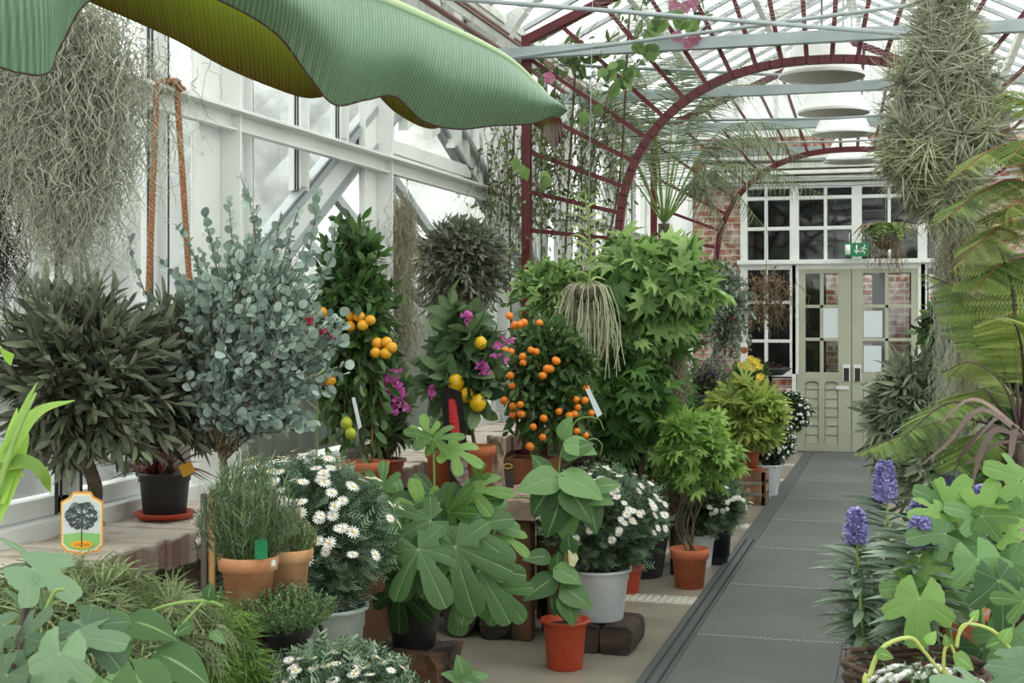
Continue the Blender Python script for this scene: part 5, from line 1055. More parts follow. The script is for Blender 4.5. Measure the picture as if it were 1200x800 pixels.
m.build('box_planter', BWN, t, smooth=False); m = MB(); m.box((b[0] - .108, b[1] - .088, TZ), (b[0] + .108, b[1] + .088, TZ + .11)); m.build('soil', DIRT, t, smooth=False)
c = at(642, 455, 7.3); stem(t, [b + (0, 0, .1), (b + c) / 2, c], .014, .01, TWIG, 'trunk')
bush(t, c, (.28, .26, .38), 380, 14, T_OVAL, .05, L_CIT, shell=(.6, 1.02), zmin=-.95, up=.35, ang=55, jit=.5, t0=.2, inner=.6)
for px, py in ((597,370),(603,381),(609,380),(614,378),(632,378),(628,412),(598,440),(587,459),(591,469),(601,476),(610,474),(601,486),(611,485),(637,490),(655,482),(636,512),(621,523),(675,468),(685,469),(677,477),(673,485),(693,484),(676,505),(686,510),(687,455),(613,425),(651,422),(645,432),(636,440),(592,411),(599,412),(622,410),(600,452),(652,423),(613,418),(641,432),(667,487),(625,500)):
    inst('kumquat', ORAN, at(px, py, 7.03 + abs(px - 640) / 400 + rng.uniform(-.02, .03)), t, rot=rng.normal(size=3) * .3, s=rng.uniform(.036, .046))
m = MB(); m.slab([at(686, 456, 6.95), at(691, 455, 6.95), at(706, 485, 6.95), at(700, 489, 6.95)], FW * .001); m.build('plant_label', PAP, t, smooth=False)
# picture tag
m = MB(); q = at(595, 553, 6.98); q[2] = TZ; m.slab([q - RT * .03, q + RT * .03, q + RT * .03 + UP * .14, q - RT * .03 + UP * .14], FW * .003); q[2] = TZ
o = m.build('plant_tag', pbr('dark tag', rgb((56, 50, 44)), .4), org=q, smooth=False); tag(o, 'small dark tag with golden rim beside the kumquat box', 'plant tag'); m = MB(); q2 = at(595, 546, 6.96); m.tube([q2 + RT * .022 * cos(i) + UP * .012 * sin(i) for i in np.linspace(0, 6.28, 17)], .003, 4, cap=False); m.build('oval_badge', pbr('golden print', rgb((206, 160, 60)), .5), o)
block('driftwood_piece', 'pale grey weathered wood post leaning between lemon and kumquat pots', 'driftwood', (at(581, 560, 6.95)[0], at(581, 560, 6.95)[1], TZ + .003), .07, .06, .26, GRYW, bev=.008, rough=.008)
# ---- orange tree and bougainvillea before the ledge
q = at(428, 540, 6.05); bq = (q[0] - .02, q[1] + .06, 0); block('wooden_block', 'low wooden block hidden behind the grey daisy pot, under the orange tree', 'wooden block', bq, .42, .34, q[2] - .2, OLDW)
b = q - (0, 0, .2); t = thing('potted_orange', 'slender orange tree with clustered fruit in a terracotta pot before the ledge', 'potted tree', b); pot(t, b, .105, .2, TER)
c = at(412, 400, 6.0); stem(t, [b + (0, 0, .18), at(420, 480, 6.05), c], .013, .009, TWIG, 'trunk'); stem(t, [b + (.03, 0, .18), at(436, 480, 6.05)], .006, .006, BAMB, 'cane', 4)
bush(t, c, (.2, .19, .56), 330, 13, T_OVAL, .06, L_CIT, shell=(.6, 1.02), zmin=-.95, up=.35, ang=45, jit=.5, t0=.2, inner=.75)
for k, (px, py) in enumerate(((411,370),(421,371),(434,375),(410,382),(425,381),(453,401),(459,407),(440,413),(452,414),(442,402),(377,366),(387,446),(366,446),(378,441),(406,496),(411,508))): inst('orange', ORYL if k < 13 else GREN, at(px, py, 5.82 + rng.uniform(-.02, .02)), t, s=rng.uniform(.045, .052))
m = MB(); m.slab([at(412, 466, 5.82), at(416, 465, 5.82), at(424, 500, 5.82), at(420, 503, 5.82)], FW * .001); m.build('plant_label', PAP, t, smooth=False)
for px, py in ((362, 377), (379, 386), (384, 394)):
    t2 = None
q = at(455, 537, 6.3); b = q - (0, 0, .16); b[2] = q[2] - .16
t = thing('potted_bougainvillea', 'bougainvillea with a magenta flower cluster in a dark red pot', 'potted plant', b); pot(t, b, .075, .16, BRT, style='nursery'); block('wooden_block', 'narrow wooden block under the dark red bougainvillea pot', 'wooden block', (b[0] + .03, b[1] + .03, 0), .17, .17, b[2], OLDW)
c = at(452, 470, 6.3); bush(t, c, (.12, .12, .26), 80, 10, T_OVAL, .075, L_LEM, shell=(.5, 1.), zmin=-.95, src=q, inner=.4)
for _ in range(95): g = rng.normal(size=2); inst('bract', MAGM, at(458 + g[0] * 8 + g[1] * 3, 455 + g[1] * 14, 6.13 + rng.normal() * .04), t, rot=rng.normal(size=3) * 2, s=rng.uniform(.02, .032))
t = thing('geranium_bloom', 'few crimson blooms peeping through the eucalyptus foliage', 'flowering stem', at(370, 520, 5.4) * (1, 1, 0) + (0, 0, 0)); b = ORI[t.name]; stem(t, [b, at(372, 390, 5.35)], .004, .003, GSTM); pot(t, b, .08, .16, TER)
for px, py in ((362, 376), (378, 386), (385, 394), (375, 392), (364, 380)): inst('bloom', REDM, at(px, py, 4.72), t, rot=rng.normal(size=3), s=.022)
# ---- strap plant and round olive on the ledge
b = on(487, 553, LT); b[0] = -2.68; t = thing('potted_aloe', 'narrow-leaved grey-green plant in a grey pot on the brick ledge', 'potted plant', b); pot(t, b, .075, .12, pbr('dark grey ceramic', rgb((92, 94, 88)), .5), taper=.85); m = MB()
for k in range(16): a = k * 2.4; el = rng.uniform(.7, 1.45); l = rng.uniform(.2, .42); d = np.array((cos(a) * cos(el), sin(a) * cos(el), sin(el))); s0 = b + (0, 0, .1); ribbon(m, [s0, s0 + d * l * .5, s0 + d * l + rng.normal(size=3) * .02], .014, 9, r=rng.random())
m.build('foliage', L_ECH, t)
b = at(540, 515, 8.35); b[2] = LT; b[0] = -2.66; t = thing('olive_standard', 'round-headed grey olive standard on the ledge before the white wing', 'potted tree', b); pot(t, b, .1, .18, TER)
c = at(541, 318, 8.3); stem(t, [b + (0, 0, .15), (b + c) / 2, c - (0, 0, .1)], .014, .011, BARK, 'trunk')
bush(t, c, (.31, .29, .31), 420, 17, T_LANCE, .062, L_OLG, shell=(.75, 1.05), zmin=-.9, up=.3, ang=40, t0=.25, inner=.4, W=.85)
# ============================================================ middle distance, left of the aisle
def basepot(px, D, z=0.): p = at(px, 500, D); p[2] = z; return p
# bench carrying small flower pots
BZ = .75
t = thing('wooden_bench', 'long dark wooden bench along the left side carrying small flower pots', 'bench', (-1.62, 11.9, 0)); m = MB()
for k in range(3): m.box((-1.85 + k * .155, 10.6, BZ - .035), (-1.705 + k * .155, 13.1, BZ))
m.build('bench_top', OLDW, t, smooth=False)
for x in (-1.8, -1.44):
    for y_ in (10.75, 12.95): m = MB(); m.box((x - .035, y_ - .035, 0), (x + .035, y_ + .035, BZ - .035)); m.build('leg', OLDW, t, smooth=False)
def onbench(px, D): p = at(px, 480, D); p[2] = BZ; p[0] = min(max(p[0], -1.78), -1.48); return p
b = onbench(818, 11.6); t = thing('potted_petunia', 'dark purple and white petunias in a grey pot on the bench', 'potted plant', b); pot(t, b, .075, .13, pbr('slate grey pot', rgb((92, 98, 104)), .5), style='nursery')
c = at(834, 438, 11.6); bush(t, c, (.2, .16, .15), 120, 10, T_OVAL, .035, L_SHR, src=b + (0, 0, .12), shell=(.7, 1.), inner=.3); flowers(t, PURM, c, (.2, .17, .15), 70, .02, zmin=-.4, bias=(0, -.6, .2), name='petunia')
b = onbench(880, 12.6); t = thing('potted_marigold', 'yellow marigolds and one orange bloom in a pot near the double doors', 'potted plant', b); pot(t, b, .09, .14, TER)
c = at(880, 440, 12.5); bush(t, c, (.2, .16, .15), 120, 10, T_OVAL, .04, L_GRD, src=b + (0, 0, .12), shell=(.7, 1.), inner=.3)
for px, py, s, mm in ((872, 411, .045, ORAM), (877, 426, .045, YELM), (886, 424, .045, YELM), (882, 432, .045, YELM), (874, 430, .04, YELM), (890, 430, .04, YELM), (891, 442, .045, YELM), (867, 444, .04, ORAM), (889, 446, .035, YELM), (868, 428, .035, YELM), (880, 420, .035, YELM)): inst('marigold', mm, at(px, py, 12.25), t, Dv=(0, -.8, .6), s=s)
b = onbench(850, 12.1); t = thing('potted_helichrysum', 'tall silver-grey bushy plant before the brick pier', 'potted plant', b); pot(t, b, .1, .16, TER)
c = at(848, 368, 12.1); c[0] = max(c[0], -1.9); stem(t, [b + (0, 0, .13), (b + c) / 2, c], .01, .008, TWIG); bush(t, c, (.3, .26, .48), 260, 14, T_OVAL, .045, L_SIL, shell=(.55, 1.), zmin=-.95, up=.3, jit=.5, inner=.7, ang=60)
for px, py in ((859, 374), (832, 395), (838, 341), (830, 352)): inst('bloom', REDM, at(px, py, 11.75), t, s=.03)
t = thing('pansy_basket', 'small hanging pot with one pale lilac flower under the far frame', 'hanging pot', at(838, 320, 12.6)); b = ORI[t.name]; pot(t, b - (0, 0, .1), .09, .12, BPL, style='nursery'); bush(t, b + (0, 0, .04), (.14, .13, .09), 60, 8, T_OVAL, .04, L_VIN); m = MB(); m.tube([b, (b[0], b[1], 3.05)], .003, 5); m.build('hanging_wire', GAL, t)
inst('bloom', PNKM, at(837, 317, 12.4), t, Dv=(0, -1, .3), s=.05)
# yellow-green plant on the crate, far left of aisle
cr = on(881, 592); t = thing('wooden_crate', 'small slatted wooden crate on the floor under a terracotta pot', 'crate', (cr[0] - .03, cr[1] + .1, 0)); CZ = .27; x0, y0 = cr[0] - .17, cr[1]
for k in range(3):
    m = MB(); m.box((x0 + .01, y0, .01 + k * .092), (x0 + .27, y0 + .014, .075 + k * .092)); m.build('slat', PALW, t, smooth=False)
    m = MB(); m.box((x0 + .266, y0 + .01, .01 + k * .092), (x0 + .28, y0 + .28, .075 + k * .092)); m.build('slat', PALW, t, smooth=False)
for dx in (0, .25):
    for dy in (0, .26): m = MB(); m.box((x0 + dx, y0 + dy, 0), (x0 + dx + .03, y0 + dy + .03, CZ)); m.build('corner_post', OLDW, t, smooth=False)
m = MB(); m.box((x0, y0, CZ - .012), (x0 + .28, y0 + .29, CZ)); m.build('top_board', PALW, t, smooth=False)
b = np.array((x0 + .13, y0 + .14, CZ)); t = thing('potted_aralia', 'yellow-green lobed leafy plant in a terracotta pot on the small crate', 'potted plant', b); saucer(t, b, .115, TER); pot(t, b + (0, 0, .008), .1, .22, TER)
c = at(872, 487, 11.2); bush(t, c, (.36, .3, .29), 95, 8, T_ARA, .14, L_YEL, shell=(.6, 1.05), zmin=-.55, src=b + (0, 0, .2), ang=70, jit=.7, up=.9, inner=.3, bark=GSTM)
# green lobed plant in terracotta, mid aisle
b = on(808, 688); t = thing('potted_geranium', 'bright green fine-lobed leafy plant on bare stems in a terracotta pot on the floor', 'potted plant', b); pot(t, b, .11, .225, TER, rim=.25)
c = at(812, 533, 7.85)
for k in range(6): stem(t, [b + (rng.normal() * .03, rng.normal() * .03, .19), b + (rng.normal() * .05, rng.normal() * .04, .38), c + rng.normal(size=3) * (.1, .1, .05) - (0, 0, .1)], .006, .004, TWIG, 'stem')
bush(t, c, (.27, .26, .27), 170, 10, T_GER, .07, L_GEY, shell=(.5, 1.05), zmin=-.75, ang=70, jit=.7, up=.9, inner=.5, bark=GSTM)
# tall lobed climber on a mossy column
mc = at(793, 500, 8.2); t = thing('mossy_pole', 'moss covered upright pole beside the near arched frame', 'pole', (mc[0], mc[1], 0)); m = MB(); m.tube([(mc[0], mc[1], 0), (mc[0], mc[1], 1.9)], .04, 12); m.build('pole', BARK, t)
m = MB()
for _ in range(900): z = rng.uniform(.55, 1.85); a = rng.random() * 6.28; curly(m, np.array((mc[0] + .05 * cos(a), mc[1] + .05 * sin(a), z)), .12, .0018, 7, .014, r=rng.random())
m.build('moss', MOSY, t)
b = basepot(752, 8.15); t = thing('potted_pelargonium', 'very tall pale green plant with cut lobed leaves climbing by the red arch', 'potted plant', b); pot(t, b, .17, .3, BPL, style='nursery')
c = at(752, 370, 8.15); stem(t, [b + (0, 0, .25), (b + c) / 2, c], .02, .014, BARK, 'trunk'); 
for cc_, rd, n in ((c, (.36, .3, .48), 120), (at(796, 340, 8.0), (.24, .22, .3), 50), (at(735, 330, 8.0), (.3, .26, .28), 36)): bush(t, cc_, rd, n, 6, T_GER, .105, L_GER, shell=(.35, 1.15), zmin=-.9, ang=75, jit=.6, up=.9, inner=.6, bark=GSTM, r0=.004)
m = MB(); P = twigs(at(738, 470, 8.05), (.28, .26, .38), 60, shell=(.5, 1.), inner=.6); O, D_, N = along(P, 7, .2, 65, .9, .4); m.leaves(T_GER, O, D_, N, .11); m.build('lower_foliage', L_GRD, t)
# dark strap-leaved and bushy fillers behind the white daisy pots
def shrub(name, label, px, py, D, rad, n, per, tpl, size, mat, W=None, ang=50, up=.4, cat='shrub', potr=.13, pm=BPL, **k):
    c = at(px, py, D); b = np.array((c[0], c[1], 0)); t = thing(name, label, cat, b); pot(t, b, potr, potr * 1.7, pm, style='nursery'); stem(t, [b + (0, 0, potr * 1.4), (b + c) / 2 + (.01, .01, 0), c], .012, .008, TWIG, 'trunk'); bush(t, c, rad, n, per, tpl, size, mat, shell=(.5, 1.), zmin=-.95, up=up, ang=ang, W=W, inner=.6, jit=.45, **k); return t
shrub('oleander_bush', 'narrow-leaved grey-green bush between the kumquat and the lobed climber', 722, 480, 8.4, (.3, .26, .34), 150, 13, T_LANCE, .11, L_SHR, W=.7)
shrub('citrus_bush', 'dark leafy bush low behind the rounded white daisy plants', 735, 575, 8.8, (.36, .26, .3), 150, 11, T_OVAL, .07, L_CIT)
shrub('jasmine_bush', 'bright mid-green climber leaves above the kumquat tree', 655, 350, 7.9, (.34, .26, .24), 150, 11, T_OVAL, .055, L_GER)
shrub('fern_bush', 'green leafy bush along the aisle behind the lobed plant', 770, 480, 9.8, (.3, .26, .36), 130, 9, T_GER, .11, L_GRD)
shrub('myrtle_bush', 'dark fine-leaved bush beyond the near red frame on the left', 700, 420, 9.6, (.34, .3, .45), 190, 14, T_LANCE, .08, L_GRD, W=.8)
shrub('bay_bush', 'shadowy green bush farther down the left side past the climber', 785, 400, 10.8, (.26, .26, .4), 150, 12, T_OVAL, .08, L_GRD)
# orchid with hanging white roots
h0 = at(688, 345, 7.6); t = thing('hanging_orchid', 'hanging orchid with leafy upright stem and cascading silvery white roots', 'orchid', h0)
m = MB(); m.lathe([(.001, -.05), (.06, -.03), (.08, 0), (.07, .03), (.001, .04)], h0, 14, wob=.1); m.build('root_ball', BARK, t); m = MB()
for _ in range(75):
    a = rng.random() * 6.28; d = np.array((cos(a), sin(a) * .6, 0)); l = rng.uniform(.2, .5); w_ = rng.uniform(.06, .2); P = [h0 + rng.normal(size=3) * .02, h0 + d * w_ * .6 + (0, 0, .05), h0 + d * w_ - (0, 0, l * .4), h0 + d * w_ * 1.05 - (0, 0, l) + rng.normal(size=3) * .02]; m.tube(bez(P, 12) + rng.normal(size=(12, 3)) * .004, .0028, 4, r=rng.random(), cap=False)
m.build('aerial_roots', ROOT, t); stem(t, [h0, at(692, 300, 7.6), at(686, 225, 7.6)], .008, .004, GSTM); m = MB()
for k in range(20):
    py = 335 - k * 5.4; s0 = at(689 + sin(k) * 2, py, 7.6); sg = 1 if k % 2 else -1; d = RT * sg * .9 + UP * .5 + FW * rng.normal() * .3; l = rng.uniform(.08, .15); ribbon(m, [s0, s0 + d * l * .5, s0 + d * l + RT * sg * .01 - UP * .04], .011, 8, r=rng.random())
m.build('foliage', L_ORC, t); m = MB(); m.tube([h0, (h0[0] + .03, h0[1] + .02, 3.45)], .002, 4); m.build('hanging_wire', GAL, t)
# climbers on the near red frame and under the roof
def climber(label, x0, x1, ztop, Y, n, ln, per, size, mat, loc, name='climbing_vine', fl=None, W=1., drop=.0):
    b = np.array(loc); t = thing(name, label, 'climber', b); P = []
    for _ in range(n):
        x = rng.uniform(x0, x1); z = ztop(x) if callable(ztop) else ztop; s0 = np.array((x, Y + rng.normal() * .12, z - rng.random() * drop)); e = s0 + (rng.normal() * .12, rng.normal() * .08, -rng.uniform(.4, 1.) * ln); k = np.linspace(0, 1, 9)[:, None]; P.append(s0 + (e - s0) * k + rng.normal(size=(9, 3)) * .018)
    P = np.array(P); m = MB(); sticks(m, P, .0028, .0012, 3); m.tube(bez([b, (b[0] + .02, Y, 1.2), (x0 * .6 + x1 * .4, Y, 2.2), ((x0 + x1) / 2, Y, (ztop((x0 + x1) / 2) if callable(ztop) else ztop) - .1)], 30), .008, 5); m.build('vines', TWIG, t)
    O, D_, N = along(P, per, .05, 70, .4, .6); m = MB(); m.leaves(T_OVAL, O, D_, N, size * rng.uniform(.5, 1.4, len(O)), W=W); m.build('foliage', mat, t); return t
climber('wiry climber draped through the left side of the near red frame', -2.38, -1.8, 3.25, 8.78, 140, .95, 10, .036, L_VIN, (-2.2, 8.8, 0), drop=.9)
climber('thin climber hanging between the white posts and the near red frame', -2.85, -2.45, 3.1, 9.3, 75, 1.1, 10, .04, L_VIN, (-2.7, 9.3, 0), drop=.6)
t = climber('roof climber with larger leaves trailing over the red struts', -2.3, -1.2, lambda x: 3.45 + (x + 2.4) * .3, 8.9, 26, .45, 6, .085, L_VIN, (-2.3, 9.0, 0), drop=.2)
for px, py in ((803, 8), (812, 4), (795, 42), (815, 44), (808, 50), (644, 90), (790, 5)): inst('bloom', PNKM, at(px, py, 8.6), t, Dv=(0, -.8, -.4), s=.055)
m = MB()
for px, py in ((790, 14), (800, 16), (805, 26), (775, 30), (763, 40), (768, 55), (755, 58), (745, 52), (778, 18), (712, 84), (728, 92), (738, 88), (720, 100), (690, 134), (640, 205), (612, 195), (735, 75), (715, 78)):
    for _ in range(3): put(m, T_HEARTS, px + rng.normal() * 5, py + rng.normal() * 5, 8.5, .07, rng.uniform(-150, -30), .2, face=(rng.normal() * .3, .5, .8))
m.build('broad_leaves', leafm('broad climber leaf', rgb((104, 146, 66)), rgb((136, 170, 92)), trans=.45), t)
# palm
b = at(778, 420, 10.6); b[2] = 0; t = thing('palm_tree', 'feathery grey-green palm arching behind the near red arch', 'palm', b); crn = at(778, 262, 10.6); stem(t, [b, (b + crn) / 2, crn], .06, .045, BARK, 'trunk')
for x1, y1, x2, y2, dd in ((740, 130, 660, 95, 0), (760, 110, 720, 40, .3), (790, 120, 800, 60, -.3), (820, 120, 905, 95, 0), (850, 150, 985, 158, -.6), (850, 195, 980, 232, -.9), (730, 170, 640, 150, -.2), (725, 200, 660, 240, -.5), (830, 200, 900, 270, -.6), (770, 170, 750, 90, -.5), (800, 160, 850, 80, .4), (745, 150, 700, 100, .5), (835, 170, 940, 170, .3), (815, 215, 870, 300, -.4), (700, 120, 640, 200, .3), (800, 100, 780, 20, .2), (840, 110, 900, 50, 1.), (720, 150, 650, 120, .8), (765, 120, 745, 30, 1.), (860, 160, 960, 190, .8), (760, 140, 735, 70, .2), (850, 190, 960, 215, .2)):
    e = at(x2, y2, 10.6 + dd); mi_ = at(x1, y1, 10.6 + dd * .5); frond(t, [crn, mi_, e], .26, L_PLM, 44, .35, .22, .007, tpl=T_STRAP, stem=GSTM, ang=58, Wk=.38, tipw=.25)
# hanging fern, staghorn and dry basket near the doors
h = at(1038, 275, 12.06); t = thing('hanging_fern', 'hanging basket fern with curling fronds in front of the windows above the doors', 'hanging plant', h); m = MB(); m.lathe([(.001, -.14), (.08, -.11), (.13, 0), (.12, .02), (.001, .03)], h, 16, wob=.05); m.build('basket', BARK, t); m = MB(); m.tube([h, (h[0], h[1], 3.25)], .003, 4); m.build('hanging_wire', GAL, t)
for k in range(20):
    a = k * 2.4; l = rng.uniform(.22, .38); d = np.array((cos(a), sin(a) * .7, 0)); frond(t, [h + (0, 0, .02), h + d * l * .55 + (0, 0, .1), h + d * l - (0, 0, rng.uniform(0, .22))], .06, L_FRD if k % 4 else L_DRY, 18, .2, .1, .003, tpl=T_OVAL, Wk=.7)
m = MB()
for _ in range(60): a = rng.random() * 6.28; curly(m, h + (.12 * cos(a), .12 * sin(a), -.02), .3, .003, 8, .02)
m.build('dry_tendrils', L_DRY, t)
h = at(898, 325, 14.32); t = thing('dried_basket_plant', 'hanging tangle of dry brown stems before the left window panes', 'hanging plant', h); m = MB()
for _ in range(120): a = rng.random() * 6.28; curly(m, h + rng.normal(size=3) * (.14, .1, .06), .5, .003, 9, .035, r=rng.random())
m.build('dry_stems', L_DRY, t); P = twigs(h - (0, 0, .25), (.3, .2, .38), 36); O, D_, N = along(P, 6); m = MB(); m.leaves(T_OVAL, O, D_, N, .045); m.build('dry_leaves', L_DRY, t); m = MB(); m.tube([h - (0, 0, .2), (h[0], h[1], 3.2)], .004, 4); m.build('hanging_wire', GAL, t)
h = at(903, 436, 14.6); t = thing('hanging_dish', 'dark shallow dish planter standing on the low window brickwork', 'planter', (h[0], h[1], 0)); m = MB(); m.lathe([(.001, -.04), (.13, -.03), (.22, .04), (.21, .05), (.001, .03)], h, 22); m.build('dish', BPL, t); m = MB(); m.tube([(h[0], h[1], 0), h], .02, 8); m.lathe([(.12, 0), (.1, .02), (.02, .03)], (h[0], h[1], 0), 16); m.build('foot', BPL, t); bush(t, h + (0, 0, .05), (.2, .18, .05), 50, 8, T_OVAL, .03, leafm('dark burgundy leaf', rgb((58, 34, 38)), rgb((86, 50, 50))), zmin=0)
m = MB(); hx = ex(911); m.box((-1.85, YE - .3, 0), (D0 - .07, YE - .005, ez(455))); struct(m, 'trim_17', BRK, bevel=.004)
# tall white flue behind far frame removed; aluminium duct bits stay with the end wall

# ============================================================ right of the aisle
# hanging air plant mass
t = thing('air_plant_mass', 'huge hanging mass of spiky pale air plants at the upper right', 'air plant', at(1110, 30, 5.0)); m = MB(); my = MB(); n = 0
AX = [(1104, -12, 6), (1106, 25, 18), (1106, 60, 36), (1110, 95, 56), (1112, 130, 64), (1104, 165, 64), (1096, 195, 52), (1106, 225, 28), (1112, 245, 18)]
AXb = bez(np.array(AX, float), 60); cor = MB(); cor.tube(np.array([at(a[0], a[1], 5.0) for a in AXb[3:-4:4]]), [max(.02, S(a[2], 5.0) * .55) for a in AXb[3:-4:4]], 10); cor.build('core', pbr('dark dead air plant core', rgb((62, 62, 50)), .95, c2=rgb((92, 92, 74)), scale=25, bump=1), t)
for k in range(330):
    f = rng.random() ** .85; a = AXb[int(f * 59)]; th = rng.random() * 6.28; rr = S(a[2], 5.0) * rng.uniform(.45, .95); c = at(a[0], a[1], 5.0) + RT * cos(th) * rr - FW * sin(th) * rr; ax = nrm(RT * cos(th) - FW * sin(th) + UP * rng.normal() * .5 + rng.normal(size=3) * .2)
    nn = rng.integers(30, 44); u_ = nrm(np.cross(ax, (.3, .1, 1))); v_ = np.cross(ax, u_); az = rng.random(nn) * 6.28; el = rng.uniform(.15, 1.5, nn); Dd = (np.cos(az)[:, None] * u_ + np.sin(az)[:, None] * v_) * np.sin(el)[:, None] + ax * np.cos(el)[:, None]
    (my if rng.random() < .32 else m).leaves(T_CURL, np.tile(c, (nn, 1)) + rng.normal(size=(nn, 3)) * .006, Dd, np.tile(ax, (nn, 1)) + rng.normal(size=(nn, 3)) * .3, rng.uniform(.065, .125, nn), W=1.1)
m.build('rosettes', L_TIL, t); my.build('young_rosettes', L_TIY, t); m = MB(); p = at(1103, -5, 5.0); m.tube([p - (0, 0, .05), (p[0], p[1], 4.1)], .005, 5); m.build('hanging_wire', GAL, t)
t = moss('pale yellow-green column of moss trailing below the air plant mass', [(1138, 235, 5.4, 13, 200), (1130, 235, 5.4, 18, 90)], 1500, .22, MOSY, .0019, .011)
m = MB(); p = at(1136, 240, 5.4); m.tube([p, (p[0], p[1], 3.2)], .004, 5); m.tube([p, p - (0, 0, .62)], .025, 8); m.build('core_cord', BARK, t)
t = moss('slim grey-green moss strand left of the pale moss column', [(1108, 235, 5.9, 9, 250)], 700, .22, MOSS, .002, .009); m = MB(); p = at(1108, 240, 5.9); m.tube([p, (p[0], p[1], 3.2)], .004, 5); m.tube([p, p - (0, 0, .8)], .02, 8); m.build('core_cord', BARK, t)
# shrubs right of the aisle
def shrubR(label, px, py, D, rad, n, per, tpl, size, mat, name='shrub', **k): return shrub(name, label, px, py, D, rad, n, per, tpl, size, mat, **k)
shrubR('loose grey-green narrow-leaved shrub right of the doors', 1070, 500, 7.2, (.25, .27, .42), 280, 15, T_LANCE, .1, L_SHR, name='lavender_shrub', W=.75)
shrubR('second grey-green shrub behind the drooping fern fronds', 1110, 560, 6.3, (.27, .27, .3), 220, 15, T_LANCE, .1, L_SHR, name='lavender_shrub', W=.6)
t = shrubR('dark small-leaved citrus with one orange behind the fern stalks', 1128, 400, 7.2, (.24, .24, .3), 170, 13, T_OVAL, .06, L_CIT, name='orange_bush'); inst('orange', ORAN, at(1134, 391, 6.75), t, s=.045)
shrubR('broad green leafy shrub at the right edge behind the tree fern', 1178, 420, 6.6, (.28, .28, .48), 170, 10, T_OVAL, .12, L_GRD, name='evergreen_shrub')
shrubR('low dark shrub beneath the tree fern at the right edge', 1170, 610, 5.3, (.3, .28, .26), 150, 11, T_OVAL, .09, L_CIT, name='evergreen_shrub')
# tree fern at the right
cf = at(1196, 512, 4.3); b = cf * (1, 1, 0); t = thing('tree_fern', 'tree fern with dark stalks and long drooping bright fronds at the right', 'tree fern', b); m = MB(); m.lathe([(.1, 0), (.075, .15), (.065, .5), (.075, cf[2] - .05), (.04, cf[2]), (.001, cf[2] + .01)], b, 18, wob=.1); m.build('trunk', pbr('fibrous dark trunk', rgb((48, 38, 32)), .95, c2=rgb((78, 60, 46)), scale=40, bump=1), t)
up_ = np.array((0, 0, 1.))
FRS = [([(1196, 510), (1178, 455), (1140, 425), (1100, 438)], 4.3, 4.45, .15, L_FRN), ([(1196, 512), (1130, 490), (1060, 508), (1000, 533)], 4.3, 4.15, .16, L_FRD), ([(1196, 508), (1176, 430), (1140, 350), (1075, 318)], 4.3, 4.7, .17, L_FRD), ([(1196, 510), (1150, 478), (1105, 475), (1050, 520)], 4.3, 4.0, .13, L_FRD), ([(1196, 505), (1190, 420), (1185, 330), (1150, 250)], 4.3, 4.6, .2, L_FRN), ([(1196, 505), (1215, 400), (1260, 330), (1300, 320)], 4.3, 4.5, .2, L_FRN), ([(1196, 512), (1230, 470), (1290, 470), (1340, 520)], 4.3, 4.1, .2, L_FRN), ([(1196, 508), (1165, 470), (1150, 455), (1118, 470)], 4.3, 4.7, .16, L_FRN), ([(1196, 512), (1160, 505), (1135, 520), (1115, 560)], 4.3, 4.0, .12, L_FRD), ([(1196, 508), (1178, 440), (1160, 380), (1128, 350)], 4.3, 4.9, .14, L_FRN), ([(1196, 508), (1200, 440), (1190, 380), (1160, 370)], 4.3, 3.95, .13, L_FRN)]
for P, D0_, D1_, w_, mt in FRS: frond(t, [at(x, y, D0_ + (D1_ - D0_) * i / 3) for i, (x, y) in enumerate(P)], w_, mt, 34, .25, .3, .0065, W if False else None, shape=.9)
# second fern higher, crown out of frame to the right
cf = at(1262, 300, 4.7); b = cf * (1, 1, 0); t = thing('tree_fern', 'taller fern whose yellow-green fronds reach in from the right edge below the roof', 'tree fern', b); m = MB(); m.lathe([(.1, 0), (.07, .5), (.075, cf[2] - .05), (.001, cf[2])], b, 14); m.build('trunk', BARK, t)
for P, w_, mt in (([(1262, 298), (1220, 190), (1170, 172), (1110, 215)], .17, L_FRN), ([(1262, 300), (1200, 215), (1150, 225), (1100, 262)], .17, L_FRD), ([(1262, 300), (1200, 260), (1160, 275), (1110, 320)], .16, L_FRN), ([(1262, 300), (1210, 300), (1170, 310), (1138, 350)], .15, L_FRD), ([(1262, 298), (1225, 150), (1195, 110), (1170, 110)], .1, L_FRD), ([(1262, 300), (1220, 330), (1190, 360), (1170, 410)], .16, L_FRD), ([(1262, 298), (1250, 200), (1215, 160), (1180, 190)], .16, L_FRD), ([(1262, 300), (1222, 250), (1190, 240), (1165, 262)], .15, L_FRN)):
    frond(t, [at(x, y, 4.7 - .12 * i + rng.normal() * .05) for i, (x, y) in enumerate(P)], w_, mt, 32, .25, .2, .005, stem=pbr('reddish stalk', rgb((126, 62, 40)), .5) if 'reddish stalk' not in bpy.data.materials else bpy.data.materials['reddish stalk'])
